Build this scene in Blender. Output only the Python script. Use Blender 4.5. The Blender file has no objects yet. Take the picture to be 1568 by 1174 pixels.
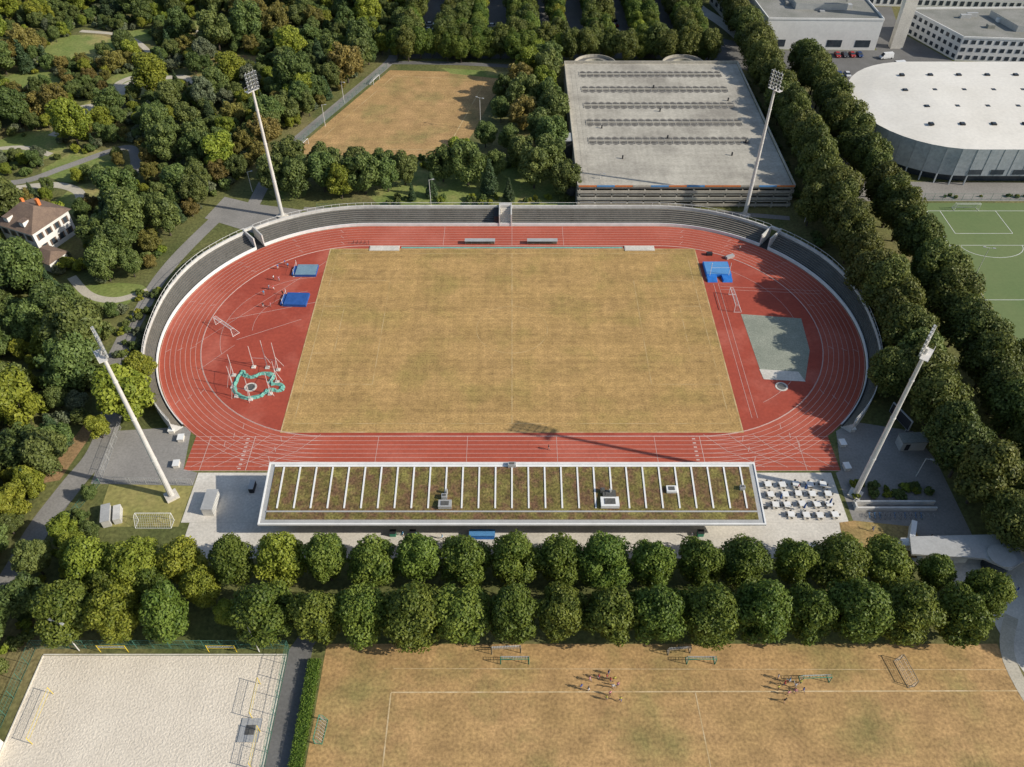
import bpy, math, random
import numpy as np
from mathutils import Vector
random.seed(7)
S=bpy.context.scene
COL=S.collection
# ------------------------------------------------------------ materials
def nt(name):
    m=bpy.data.materials.new(name); m.use_nodes=True
    n=m.node_tree; b=n.nodes['Principled BSDF']
    b.inputs['Specular IOR Level'].default_value=0.25
    return m,n,b
def c4(c): return (c[0],c[1],c[2],1)
def M(name,c1,c2=None,s1=.15,s2=3.0,amp=.25,rough=.9,metal=0,c3=None,s3=.03,bump=0,lo=.35,hi=.65):
    m,n,b=nt(name); L=n.links
    b.inputs['Roughness'].default_value=rough; b.inputs['Metallic'].default_value=metal
    if c2 is None: c2=tuple(x*.88 for x in c1)
    g=n.nodes.new('ShaderNodeNewGeometry')
    def noise(sc,det=5):
        t=n.nodes.new('ShaderNodeTexNoise'); t.inputs['Scale'].default_value=sc; t.inputs['Detail'].default_value=det
        t.inputs['Roughness'].default_value=.6
        L.new(g.outputs['Position'],t.inputs['Vector']); return t
    def mapr(src,a,b_,c,d):
        r=n.nodes.new('ShaderNodeMapRange'); r.inputs[1].default_value=a; r.inputs[2].default_value=b_; r.inputs[3].default_value=c; r.inputs[4].default_value=d
        L.new(src,r.inputs[0]); return r.outputs[0]
    def mix(f,a,b_,bt='MIX'):
        x=n.nodes.new('ShaderNodeMix'); x.data_type='RGBA'; x.blend_type=bt
        if isinstance(f,(int,float)): x.inputs[0].default_value=f
        else: L.new(f,x.inputs[0])
        for k,v in ((6,a),(7,b_)):
            if isinstance(v,tuple): x.inputs[k].default_value=c4(v)
            else: L.new(v,x.inputs[k])
        return x.outputs[2]
    t1=noise(s1); col=mix(mapr(t1.outputs[0],lo,hi,0,1),c1,c2)
    if c3 is not None:
        t3=noise(s3); col=mix(mapr(t3.outputs[0],.5,.68,0,1),col,c3)
    t2=noise(s2,3)
    v=mapr(t2.outputs[0],.3,.7,1-amp,1+amp)
    cc=n.nodes.new('ShaderNodeCombineColor')
    for i in range(3): L.new(v,cc.inputs[i])
    col=mix(1.0,col,cc.outputs[0],'MULTIPLY')
    L.new(col,b.inputs['Base Color'])
    if bump:
        bp=n.nodes.new('ShaderNodeBump'); bp.inputs['Strength'].default_value=bump; bp.inputs['Distance'].default_value=.3
        L.new(t2.outputs[0],bp.inputs['Height']); L.new(bp.outputs[0],b.inputs['Normal'])
    return m
def tint_mod(m,fn):
    n=m.node_tree; L=n.links; b=n.nodes['Principled BSDF']
    src=b.inputs['Base Color'].links[0].from_socket
    g=n.nodes.new('ShaderNodeNewGeometry'); sp=n.nodes.new('ShaderNodeSeparateXYZ'); L.new(g.outputs['Position'],sp.inputs[0])
    f=fn(n,L,sp)
    cc=n.nodes.new('ShaderNodeCombineColor')
    for i in range(3): L.new(f,cc.inputs[i])
    x=n.nodes.new('ShaderNodeMix'); x.data_type='RGBA'; x.blend_type='MULTIPLY'; x.inputs[0].default_value=1
    L.new(src,x.inputs[6]); L.new(cc.outputs[0],x.inputs[7]); L.new(x.outputs[2],b.inputs['Base Color'])
def ma(n,L,op,a,b=None):
    x=n.nodes.new('ShaderNodeMath'); x.operation=op
    for i,v in enumerate((a,b)):
        if v is None: continue
        if isinstance(v,(int,float)): x.inputs[i].default_value=v
        else: L.new(v,x.inputs[i])
    return x.outputs[0]
def streak(n,L,sp,kx,ky,amp):
    cb=n.nodes.new('ShaderNodeCombineXYZ'); L.new(ma(n,L,'MULTIPLY',sp.outputs[0],kx),cb.inputs[0]); L.new(ma(n,L,'MULTIPLY',sp.outputs[1],ky),cb.inputs[1])
    t=n.nodes.new('ShaderNodeTexNoise'); t.inputs['Scale'].default_value=1; t.inputs['Detail'].default_value=4; L.new(cb.outputs[0],t.inputs['Vector'])
    return ma(n,L,'MULTIPLY',ma(n,L,'SUBTRACT',t.outputs[0],.5),amp)
def leafmat(name,dark,light,trans=.28):
    m,n,b=nt(name); L=n.links
    b.inputs['Roughness'].default_value=.5
    at=n.nodes.new('ShaderNodeAttribute'); at.attribute_name='tint'
    oi=n.nodes.new('ShaderNodeObjectInfo')
    x=n.nodes.new('ShaderNodeMix'); x.data_type='RGBA'; x.inputs[6].default_value=c4(dark); x.inputs[7].default_value=c4(light)
    L.new(at.outputs['Fac'],x.inputs[0])
    hs=n.nodes.new('ShaderNodeHueSaturation')
    hh=n.nodes.new('ShaderNodeMapRange'); hh.inputs[3].default_value=.482; hh.inputs[4].default_value=.518
    L.new(oi.outputs['Random'],hh.inputs[0]); L.new(hh.outputs[0],hs.inputs['Hue'])
    vv=ma(n,L,'FRACT',ma(n,L,'MULTIPLY',oi.outputs['Random'],7.31))
    vm=n.nodes.new('ShaderNodeMapRange'); vm.inputs[3].default_value=.82; vm.inputs[4].default_value=1.2
    L.new(vv,vm.inputs[0]); L.new(vm.outputs[0],hs.inputs['Value'])
    L.new(x.outputs[2],hs.inputs['Color']); L.new(hs.outputs[0],b.inputs['Base Color'])
    tr=n.nodes.new('ShaderNodeBsdfTranslucent'); L.new(hs.outputs[0],tr.inputs[0])
    ms=n.nodes.new('ShaderNodeMixShader'); ms.inputs[0].default_value=trans
    L.new(b.outputs[0],ms.inputs[1]); L.new(tr.outputs[0],ms.inputs[2])
    L.new(ms.outputs[0],n.nodes['Material Output'].inputs[0])
    return m
m_ground=M('ground_grass',(.085,.10,.03),(.15,.15,.05),.06,1.2,.35,c3=(.22,.18,.08),s3=.025,bump=.4)
m_lawn=M('lawn_green',(.14,.19,.045),(.23,.25,.075),.1,1.2,.28,c3=(.34,.28,.11),s3=.05)
m_infield=M('infield_dry_grass',(.435,.272,.105),(.36,.228,.082),.12,2.4,.30,c3=(.315,.222,.072),s3=.07,lo=.3,hi=.7)
def mow(n,L,sp):
    a=ma(n,L,'SINE',ma(n,L,'MULTIPLY',sp.outputs[0],.36)); a=ma(n,L,'MULTIPLY',ma(n,L,'SIGN',a),.025)
    b=ma(n,L,'SINE',ma(n,L,'MULTIPLY',sp.outputs[1],.52)); b=ma(n,L,'MULTIPLY',ma(n,L,'SIGN',b),.035)
    s1=streak(n,L,sp,.03,.9,.5); s2=streak(n,L,sp,.8,.04,.35); s3=streak(n,L,sp,.5,.6,.75)
    return ma(n,L,'ADD',s3,ma(n,L,'ADD',ma(n,L,'ADD',ma(n,L,'ADD',a,b),ma(n,L,'ADD',s1,s2)),1.0))
tint_mod(m_infield,mow)
m_dry=M('dry_grass',(.43,.265,.115),(.35,.225,.09),.1,1.8,.32,c3=(.26,.205,.075),s3=.06,lo=.3,hi=.7)
def st2(n,L,sp): return ma(n,L,'ADD',ma(n,L,'ADD',streak(n,L,sp,.04,.7,.35),streak(n,L,sp,.22,.25,.85)),1.0)
tint_mod(m_dry,st2)
m_dry2=M('dry_grass_pale',(.33,.27,.10),(.22,.22,.065),.06,1.0,.25,c3=(.17,.19,.05),s3=.04)
m_red=M('track_red',(.42,.090,.050),(.37,.078,.045),.08,1.2,.1,.8,c3=(.47,.125,.08),s3=.05)
m_red2=M('dzone_red',(.37,.070,.040),(.32,.060,.036),.12,1.2,.12,.75,c3=(.44,.115,.075),s3=.07)
m_white=M('white_paint',(.76,.75,.71),None,.5,4,.06,.6)
m_line=M('track_line',(.60,.45,.39),None,.5,4,.2,.8)
m_faint=M('faded_line',(.53,.39,.20),(.42,.28,.11),.25,2,.2,.9,lo=.42,hi=.58)
m_faint2=M('faded_field_line',(.60,.48,.30),(.46,.32,.15),.3,2,.2,.9)
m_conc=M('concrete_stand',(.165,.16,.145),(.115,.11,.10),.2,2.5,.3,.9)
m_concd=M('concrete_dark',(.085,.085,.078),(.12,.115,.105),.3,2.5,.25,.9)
m_concl=M('concrete_light',(.66,.615,.53),(.53,.49,.42),.15,2,.14,.9)
m_deck=M('deck_concrete',(.45,.415,.34),(.36,.33,.27),.08,1.5,.15,.9,c3=(.28,.255,.21),s3=.05)
tint_mod(m_deck,lambda n,L,sp: ma(n,L,'ADD',ma(n,L,'ADD',streak(n,L,sp,.7,.03,.4),streak(n,L,sp,.03,.5,.35)),1.0))
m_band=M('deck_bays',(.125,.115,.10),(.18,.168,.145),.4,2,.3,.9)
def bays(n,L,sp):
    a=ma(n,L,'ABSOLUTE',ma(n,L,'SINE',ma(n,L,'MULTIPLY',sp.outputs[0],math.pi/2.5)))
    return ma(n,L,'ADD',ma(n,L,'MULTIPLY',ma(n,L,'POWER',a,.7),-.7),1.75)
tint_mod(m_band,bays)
m_asph=M('asphalt',(.13,.125,.115),(.165,.16,.15),.1,2,.14,.9)
m_asphl=M('asphalt_light',(.28,.262,.235),(.22,.207,.185),.1,2,.15,.9)
m_gravel=M('gravel_path',(.52,.47,.37),(.42,.38,.3),.2,3,.15,.95)
m_sand=M('sand',(.70,.62,.50),(.63,.555,.445),.15,2.5,.12,.95,bump=.6)
m_turf=M('artificial_turf',(.125,.175,.065),(.15,.19,.075),.05,1,.06,.9)
m_zone=M('throw_zone_gravel',(.29,.30,.235),(.23,.245,.19),.2,3,.25,.95)
m_sedum=M('sedum_roof',(.145,.120,.035),(.15,.085,.045),.45,2.2,.5,.95,c3=(.20,.175,.05),s3=.25,lo=.4,hi=.6,bump=.5)
tint_mod(m_sedum,lambda n,L,sp: ma(n,L,'ADD',streak(n,L,sp,.5,.8,1.2),1.0))
m_metal=M('metal_grey',(.46,.455,.43),None,.5,3,.08,.5,.2)
m_pole=M('galvanised_pole',(.66,.63,.58),None,.5,3,.06,.5,.1)
m_dark=M('dark_metal_and_shade',(.03,.03,.032),None,.5,3,.1,.6)
m_roofw=M('white_roof_membrane',(.72,.68,.60),(.64,.6,.52),.05,1,.06,.8)
m_fac=M('facade_panels',(.27,.30,.32),(.34,.36,.37),.15,1,.15,.4)
m_wallw=M('white_render',(.60,.58,.53),(.48,.465,.43),.15,1,.12,.8)
m_glass=M('window_glass',(.03,.04,.05),(.06,.07,.08),.4,1,.1,.12)
m_tile=M('brown_roof_tiles',(.15,.105,.08),(.2,.14,.1),.6,5,.3,.9)
m_roofg=M('roof_gravel',(.27,.26,.23),(.19,.19,.16),.1,2,.2,.95)
m_blue=M('mat_blue',(.03,.18,.55),(.02,.14,.45),.8,3,.1,.6)
m_blue2=M('mat_navy',(.03,.10,.32),(.02,.08,.26),.8,3,.1,.6)
m_bluegrey=M('mat_cover_grey',(.18,.28,.34),(.15,.24,.3),.8,3,.15,.7)
m_teal=M('net_teal',(.20,.44,.35),(.12,.33,.26),2,8,.3,.9)
m_green=M('green_plastic',(.05,.24,.15),None,.5,3,.1,.7)
m_pink=M('frame_offwhite',(.66,.56,.52),None,.5,3,.1,.6)
m_yel=M('yellow_paint',(.75,.55,.05),None,.5,3,.1,.6)
m_orange=M('orange_band',(.65,.2,.06),None,.5,3,.1,.6)
m_bluep=M('blue_band',(.10,.28,.55),None,.5,3,.1,.6)
m_net=M('net_white',(.6,.6,.58),None,.5,3,.1,.8)
m_fence=M('fence_green',(.07,.18,.13),None,.5,3,.1,.6)
m_wood=M('wood_bench',(.28,.235,.17),(.22,.185,.13),.8,4,.15,.8)
m_bark=M('bark',(.09,.07,.05),(.06,.05,.04),1,6,.3,.95)
m_flower=M('flower_bed',(.26,.15,.08),(.24,.24,.07),.5,2,.4,.95)
m_verge=M('brown_verge',(.33,.2,.1),(.25,.17,.08),.3,2,.3,.95)
def plain(name,c,r=.5): return M(name,c,None,1,5,.05,r)
lf_av=leafmat('leaf_chestnut',(.060,.100,.016),(.215,.260,.042))
lf_pl=leafmat('leaf_plane',(.062,.084,.018),(.195,.210,.048))
lf_fo=leafmat('leaf_forest',(.065,.098,.026),(.195,.235,.062))
lf_yl=leafmat('leaf_yellowgreen',(.12,.155,.018),(.33,.35,.045))
lf_lm=leafmat('leaf_lime',(.28,.34,.02),(.55,.56,.05))
lf_gr=leafmat('leaf_greygreen',(.090,.110,.058),(.225,.25,.135))
lf_co=leafmat('leaf_conifer',(.034,.062,.024),(.09,.13,.05),.12)
lf_br=leafmat('leaf_autumn',(.13,.115,.03),(.29,.24,.06))
lf_hd=leafmat('leaf_hedge',(.07,.14,.02),(.18,.27,.04))
# ------------------------------------------------------------ mesh builder
class MB:
    def __init__(s): s.v=[];s.f=[];s.m=[]
    def add(s,vs,fs,m=0):
        o=len(s.v); s.v+= [tuple(p) for p in vs]
        for f in fs: s.f.append([i+o for i in f]); s.m.append(m)
    def box(s,c,d,rz=0,m=0,top=None):
        x,y,z=c; a,b,h=d[0]/2,d[1]/2,d[2]/2; cs,sn=math.cos(rz),math.sin(rz)
        P=[(x+i*a*cs-j*b*sn,y+i*a*sn+j*b*cs,z+k*h) for k in(-1,1) for i,j in((-1,-1),(1,-1),(1,1),(-1,1))]
        s.add(P,[(0,3,2,1),(0,1,5,4),(1,2,6,5),(2,3,7,6),(3,0,4,7)],m); s.f.append([len(s.v)-4,len(s.v)-3,len(s.v)-2,len(s.v)-1]); s.m.append(m if top is None else top)
    def cyl(s,p0,p1,r0,r1=None,n=8,m=0,cap=True):
        if r1 is None:r1=r0
        p0=Vector(p0);p1=Vector(p1);d=(p1-p0).normalized()
        u=d.orthogonal().normalized();w=d.cross(u)
        P=[];
        for p,r in((p0,r0),(p1,r1)):
            for i in range(n):
                a=2*math.pi*i/n; P.append(p+u*(r*math.cos(a))+w*(r*math.sin(a)))
        F=[(i,(i+1)%n,n+(i+1)%n,n+i) for i in range(n)]
        if cap: F+=[tuple(range(n-1,-1,-1)),tuple(range(n,2*n))]
        s.add(P,F,m)
    def poly(s,pts,z,m=0): s.add([(x,y,z) for x,y in pts],[tuple(range(len(pts)))],m)
    def prism(s,pts,z0,z1,m=0,mt=None):
        n=len(pts)
        s.add([(x,y,z0) for x,y in pts]+[(x,y,z1) for x,y in pts],[(i,(i+1)%n,n+(i+1)%n,n+i) for i in range(n)],m)
        s.add([(x,y,z1) for x,y in pts],[tuple(range(n))],m if mt is None else mt)
    def ribbon(s,pts,w,z,m=0,closed=False):
        n=len(pts);L=[];R=[]
        for i in range(n):
            a=pts[(i-1)%n] if (closed or i>0) else pts[i]; b=pts[(i+1)%n] if (closed or i<n-1) else pts[i]
            dx,dy=b[0]-a[0],b[1]-a[1]; l=math.hypot(dx,dy) or 1; nx,ny=-dy/l,dx/l
            ww=w[i] if isinstance(w,(list,tuple)) else w
            L.append((pts[i][0]+nx*ww/2,pts[i][1]+ny*ww/2,z));R.append((pts[i][0]-nx*ww/2,pts[i][1]-ny*ww/2,z))
        F=[(n+i,n+(i+1)%n,(i+1)%n,i) for i in range(n if closed else n-1)]
        s.add(L+R,F,m)
    def ring(s,A,B,za,zb,m=0,closed=True):
        n=len(A)
        s.add([(x,y,za) for x,y in A]+[(x,y,zb) for x,y in B],[(i,(i+1)%n,n+(i+1)%n,n+i) for i in range(n if closed else n-1)],m)
    def build(s,name,mats,parent=None,smooth=False,loc=None,rz=0):
        me=bpy.data.meshes.new(name); me.from_pydata(s.v,[],s.f)
        for x in mats: me.materials.append(x)
        me.polygons.foreach_set('material_index',s.m)
        if smooth: me.polygons.foreach_set('use_smooth',[True]*len(s.f))
        me.update()
        o=bpy.data.objects.new(name,me); COL.objects.link(o)
        if loc: o.location=loc
        o.rotation_euler[2]=rz
        if parent: o.parent=parent
        return o
def empty(name,loc=(0,0,0)):
    e=bpy.data.objects.new(name,None); e.location=loc; COL.objects.link(e); return e
def sheet(name,pts,z,mat):
    b=MB(); b.poly(pts,z); return b.build(name,[mat])
def smooth_pts(pts,steps=6):
    q=[]
    P=[pts[0]]+pts+[pts[-1]]
    for i in range(1,len(P)-2):
        for k in range(steps):
            t=k/steps
            q.append(tuple(.5*((2*P[i][j])+(-P[i-1][j]+P[i+1][j])*t+(2*P[i-1][j]-5*P[i][j]+4*P[i+1][j]-P[i+2][j])*t*t+(-P[i-1][j]+3*P[i][j]-3*P[i+1][j]+P[i+2][j])*t**3) for j in(0,1)))
    q.append(pts[-1]); return q
def path(name,pts,w,z,mat,sm=True):
    if sm and len(pts)>2: pts=smooth_pts(pts)
    b=MB(); b.ribbon(pts,w,z); return b.build(name,[mat])
# ------------------------------------------------------------ ground
sheet('ground',[(-1500,-1000),(1500,-1000),(1500,2200),(-1500,2200)],0,m_ground)
CY,LH=156.1,42.2
def stad(r,n=40,L=LH):
    P=[]
    for i in range(n+1):
        a=-math.pi/2+math.pi*i/n; P.append((L+r*math.cos(a),CY+r*math.sin(a)))
    for i in range(n+1):
        a=math.pi/2+math.pi*i/n; P.append((-L+r*math.cos(a),CY+r*math.sin(a)))
    return P
RI,RO=36.6,46.7
sheet('running_track_straight_extension',[(-71.2,109.6),(71.2,109.6),(71.2,121),(-71.2,121)],.012,m_red)
b=MB(); b.ring(stad(RO),stad(RI),.024,.024); b.build('running_track',[m_red])
sheet('athletics_d_zone',stad(RI),.024,m_red2)
b=MB()
for i in range(9):
    r=RI+.15+i*1.22
    b.ring(stad(r+.04),stad(r-.04),.036,.036)
for i in range(9):
    y=CY-(RI+.15+i*1.22)
    for sx in(-1,1): b.box((sx*56.7,y,.03),(29,.07,.014))
for x,w in((42.2,.12),(-57.8,.12),(-67.8,.1),(32,.08),(10,.08),(-10,.08),(-30,.08),(64,.08)):
    b.box((x,CY-RI-4.95,.032),(w,9.8,.014))
for i in range(8):
    b.box((40.8,CY-RI-.8-i*1.22,.032),(.7,.35,.016)); b.box((-59.3,CY-RI-.8-i*1.22,.032),(.7,.35,.016))
for x in(-20,0,15): b.box((x,CY+RI+4.95,.032),(.08,9.8,.014))
for a in np.radians([100,118,140,165,190,215,240,255]):
    for k in range(3):
        r=RI+1.5+k*3
        b.ribbon([(-LH+r*math.cos(a),CY+r*math.sin(a)),(-LH+(r+1.3)*math.cos(a+.02),CY+(r+1.3)*math.sin(a+.02))],.1,.044)
        b.ribbon([(LH-r*math.cos(a),CY+r*math.sin(a)),(LH-(r+1.3)*math.cos(a+.02),CY+(r+1.3)*math.sin(a+.02))],.1,.044)
def arc(cx,cy,r,a0,a1,w=.1,z=.04,n=24):
    b.ribbon([(cx+r*math.cos(math.radians(a0+(a1-a0)*i/n)),cy+r*math.sin(math.radians(a0+(a1-a0)*i/n))) for i in range(n+1)],w,z)
b.ribbon([(-52.5,167),(-74,160)],.1,.041); b.ribbon([(-55,160),(-70,152)],.1,.042)
arc(-52.5,156,22,95,205,.08); arc(-53,158,14,100,190,.07)
for x in(55.3,56.6): b.ribbon([(x,125),(x,175)],.08,.043)
for y in(172.5,173.8): b.ribbon([(57,y),(84,y-2)],.08,.043)
b.ribbon([(-76.5,141),(-70,150)],.08,.045); b.ribbon([(-80,150),(-52,186)],.08,.046)
arc(44,156,30,-60,55,.08,.047)
for k in range(4):
    b.ribbon([(-70+k*5,110.5),(-64+k*5.4,115),(-60+k*5.6,120)],.08,.048)
    b.ribbon([(70-k*5,110.5),(64-k*5.4,115),(60-k*5.6,120)],.08,.048)
b.build('track_lane_markings',[m_line])
b=MB(); b.ring(stad(RI+.05),stad(RI-.06),.09,.09); b.ring(stad(RI+.05),stad(RI+.05),.09,.02); b.ring(stad(RI-.06),stad(RI-.06),.02,.09)
b.build('track_inner_kerb',[m_line])
sheet('infield_grass',[(-52.4,120.6),(52.4,120.6),(52.7,191.2),(-52.4,191.2)],.05,m_infield)
b=MB()
def fl(x0,y0,x1,y1,w=.13,z=.062): b.ribbon([(x0,y0),(x1,y1)],w,z)
fl(-50,123.3,50,123.3);fl(-50,189,50,189);fl(-50,123.4,-50,188.9,.14,.064);fl(50,123.4,50,188.9,.14,.064);fl(0,123.4,0,188.9,.2,.064)
for s_ in(-1,1):
    fl(s_*50,136,s_*33.5,136);fl(s_*50,176.3,s_*33.5,176.3);fl(s_*33.5,136,s_*33.5,176.3,.14,.066)
    fl(s_*50,147,s_*44.5,147);fl(s_*50,165.3,s_*44.5,165.3);fl(s_*44.5,147,s_*44.5,165.3,.14,.066)
arc2=[(9.15*math.cos(t*math.pi/24),CY+9.15*math.sin(t*math.pi/24)) for t in range(48)]
b.ribbon(arc2,.12,.068,closed=True)
b.ring([(-52.5,120.5),(52.5,120.5),(52.8,191.3),(-52.5,191.3)],[(-52.2,120.8),(52.2,120.8),(52.5,191.0),(-52.2,191.0)],.07,.07)
b.build('football_pitch_lines',[m_faint])
sheet('green_mat_strip',[(-32,191.5),(32,191.5),(32,192.2),(-32,192.2)],.06,m_teal)
b=MB()
for x in(-36.8,36.8):
    b.box((x,191.4,.12),(8.6,2.3,.22)); b.box((x,191.4,.25),(8.2,1.9,.06))
b.build('sand_pit_cover',[m_concl])
def bench(cx,cy):
    b=MB(); 
    b.box((cx,cy,.45),(8.6,.45,.06),m=0)
    b.box((cx,cy+.25,.8),(8.6,.05,.35),m=0)
    b.box((cx,cy+.7,.55),(8.6,.08,1.1),m=1); b.box((cx,cy+.2,1.35),(8.8,1.5,.06),m=1)
    for k in range(6): b.box((cx-4.2+k*1.68,cy+.1,.22),(.06,.4,.42),m=1); b.box((cx-4.2+k*1.68,cy+.3,.9),(.05,.9,.9),m=1)
    b.build('team_bench',[m_wood,m_metal])
bench(-9.3,193.6);bench(8.8,193.6)
# ------------------------------------------------------------ terraces
def ro_at(a):
    d=abs(a)
    if d<55: return 52.6
    if d<95: t=(d-55)/40; t=t*t*(3-2*t); return 52.6-t*3.1
    return 49.5
def terr_pts(a0,a1):
    n=max(4,int(abs(a1-a0)/2.5)); return [a0+(a1-a0)*i/n for i in range(n+1)]
def P_at(a,r,side):
    t=math.radians(90-a); cx=LH if side>0 else -LH
    return (cx+r*math.cos(t),CY+r*math.sin(t))
segL=[(-1,a) for a in terr_pts(-136,-42)]
segM=[(-1,a) for a in terr_pts(-39,0)]+[(1,a) for a in terr_pts(0,39)]
segR=[(1,a) for a in terr_pts(42,136)]
stand=empty('curved_spectator_terrace')
NS=7; RH=.33
b=MB(); w=MB(); rl=MB()
for seg in(segL,segM,segR):
    def line(f): return [P_at(a,RO+.35+(ro_at(a)-RO-.35)*f,s) for s,a in seg]
    fr=[.0,.16]+[.16+.76*(k+1)/NS for k in range(NS)]
    b.ring(line(0),line(.0),.0,.35,1,False)
    b.ring(line(0),line(.16),.35,.35,1,False)
    z=.35
    for k in range(NS):
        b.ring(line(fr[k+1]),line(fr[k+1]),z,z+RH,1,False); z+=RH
        b.ring(line(fr[k+1]),line(fr[k+2]),z,z,0 ,False)
        q=[P_at(a,RO+.35+(ro_at(a)-RO-.35)*(fr[k+1])+.12,s) for s,a in seg]
        b.ribbon(q,.14,z+.012,2)
    b.ring(line(.92),line(.92),z,z+.9,3,False); b.ring(line(.92),line(1.0),z+.9,z+.9,3,False); b.ring(line(1.0),line(1.0),z+.9,0,3,False)
    for e in(0,-1):
        s_,a=seg[e]
        def q(f): return P_at(a,RO+.35+(ro_at(a)-RO-.35)*f,s_)
        pts=[(*q(0),0),(*q(0),.36),(*q(.16),.36)]
        zz=.35
        for k in range(NS):
            zz+=RH; pts+=[(*q(fr[k+1]),zz+.002),(*q(fr[k+2]),zz+.002)]
        pts+=[(*q(.92),zz+.9),(*q(1),zz+.9),(*q(1),0)]
        b.add(pts,[tuple(range(len(pts)))],3)
    A=[P_at(a,RO+.12,s) for s,a in seg];B=[P_at(a,RO+.36,s) for s,a in seg]
    w.ring(A,A,.0,.95,0,False); w.ring(A,B,.95,.95,0,False); w.ring(B,B,.95,.0,0,False)
    for i in range(len(seg)):
        s_,a=seg[i]; p=P_at(a,ro_at(a)-.15,s_); rl.cyl((*p,3.5),(*p,4.5),.04,n=5)
        if i: 
            p2=P_at(seg[i-1][1],ro_at(seg[i-1][1])-.15,seg[i-1][0]); rl.cyl((*p2,4.5),(*p,4.5),.045,n=5)
        if i%4==2 and abs(a)<125 and not abs(a)<.01:
            for k in range(NS*2):
                f0=.16+.76*k/(NS*2); f1=.16+.76*(k+1)/(NS*2); zz=.35+RH/2*(k+1)
                t=P_at(a,RO+.35+(ro_at(a)-RO-.35)*((f0+f1)/2),s_)
                dep=(ro_at(a)-RO-.35)*.76/(NS*2)
                rot=math.atan2(t[1]-CY,t[0]-(LH if s_>0 else -LH))
                b.box((*t,zz-.1+.012),(dep,1.0,.22),rot,4)
for x in(-30,-18,-8,8,18,30):
    for k in range(NS*2):
        dep=(52.6-RO-.35)*.76/(NS*2); y=CY+RO+.35+(52.6-RO-.35)*.16+dep*(k+.5)
        b.box((x,y,.35+RH/2*(k+1)-.088),(1.0,dep,.22),0,4)
b.build('terrace_steps',[m_conc,m_concd,m_wood,m_wallw,m_conc],stand)
w.build('front_barrier',[m_white],stand)
rl.build('rear_handrail',[m_white],stand)
b=MB()
b.box((-3.7,206,2.0),(.35,6.4,4.0),m=0);b.box((-.2,206,2.0),(.35,6.4,4.0),m=0);b.box((-1.9,208.6,2.0),(3.2,1.2,4.0),m=0);b.box((-4.7,206.2,1.5),(1.4,5.6,3.02),m=1)  # near-black box stands in for the shaded opening beside the stairs
for k in range(10): b.box((-1.9,203.4+k*.45,.2+k*.16),(3.1,.44,.4+k*.32),m=2)
b.build('gate_stairway',[m_wallw,m_dark,m_concl],stand)
for s_ in(-1,1):
    b=MB()
    for a in(s_*38.9,s_*42.1):
        p=P_at(a,50.1,s_); rot=math.radians(90-a)
        b.box((*p,1.9),(6.2,.35,3.8),rot,0)
    p=P_at(s_*40.5,52.8,s_); b.box((*p,3.5),(.6,2.8,.8),math.radians(90-s_*40.5),0)
    p=P_at(s_*40.5,50,s_); b.box((*p,.1),(6.6,2.6,.12),math.radians(90-s_*40.5),1)  # floor coloured near black to paint the shade in the opening
    b.build('tunnel_portal',[m_wallw,m_dark],stand)
# ------------------------------------------------------------ main grandstand
gs=empty('main_grandstand')
def zr(y): return 6.5+(y-91)*2.5/13.3
b=MB()
def slab(x0,x1,y0,y1,o0,o1,m):
    v=[(x,y,zr(y)+o) for o in(o0,o1) for x,y in((x0,y0),(x1,y0),(x1,y1),(x0,y1))]
    b.add(v,[(0,3,2,1),(0,1,5,4),(1,2,6,5),(2,3,7,6),(3,0,4,7),(4,5,6,7)],m)
slab(-49.4,49.4,91,104.3,-.25,0,0)
slab(-48.2,48.2,92.0,103.4,0.002,.10,1)
for x0,x1,y0,y1 in((-49.5,49.5,90.9,91.2),(-49.5,49.5,104.05,104.4),(-49.5,-49.2,91.2,104.05),(49.2,49.5,91.2,104.05)): slab(x0,x1,y0,y1,-.3,.16,2)
slab(-48.3,48.3,93.5,93.8,0.1,.16,0)
slab(-48.3,48.3,103.42,103.9,0.002,.16,2)
for k in range(29):
    x=-46.3+k*3.307; slab(x-.16,x+.16,94.3,103.3,.10,.24,3)
b.build('roof',[m_metal,m_sedum,m_white,m_white],gs)
b=MB()
for x,y,sx,sy,h,m in((-13.2,94.9,2.6,1.7,.8,0),(-13.4,96.5,1.1,.9,1.0,0),(19.3,95.3,3.6,2.3,.8,1),(19.3,97.2,2.6,1.6,.6,2),(31.8,98.2,2,1.5,.6,1),(0,103.6,1.6,.9,.8,0),(46,98.5,1.0,.8,.8,0),(18,97.8,.8,.8,1.0,2)):
    b.box((x,y,zr(y)+.1+h/2),(sx,sy,h),0,m); b.box((x,y,zr(y)+.12+h),(sx*.6,sy*.6,.12),0,2)
for x in(-13,19.5): b.cyl((x,97.5,zr(97.5)),(x,97.5,zr(97.5)+1.4),.25,n=10,m=0)
b.build('roof_vents',[m_metal,m_white,m_concd],gs)
b=MB()
for k in range(10): b.box((0,108.4-k*1.15,.35+k*.2),(97,1.15,.7+k*.4),0,0); b.box((0,108.4-k*1.15,.98+k*.4),(95,.4,.12),0,1)
b.box((0,109.3,.55),(100,.2,1.1),0,2)
b.box((0,97.0,2.6),(97,.3,5.2),0,2)
for k in range(20):
    x=-47.5+k*5; b.box((x,97.6,3.1),(.35,.35,6.9),0,3); b.cyl((x,97.5,4.5),(x,103.5,8.3),.12,n=6,m=3)
    b.box((x+2.5,96.82,1.3),(2.2,.06,2.0),0,4); b.box((x+2.5,96.82,4),(3.4,.06,1.1),0,4)
b.build('seating_and_walls',[m_conc,m_bluegrey,m_wallw,m_metal,m_glass],gs)
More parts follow.
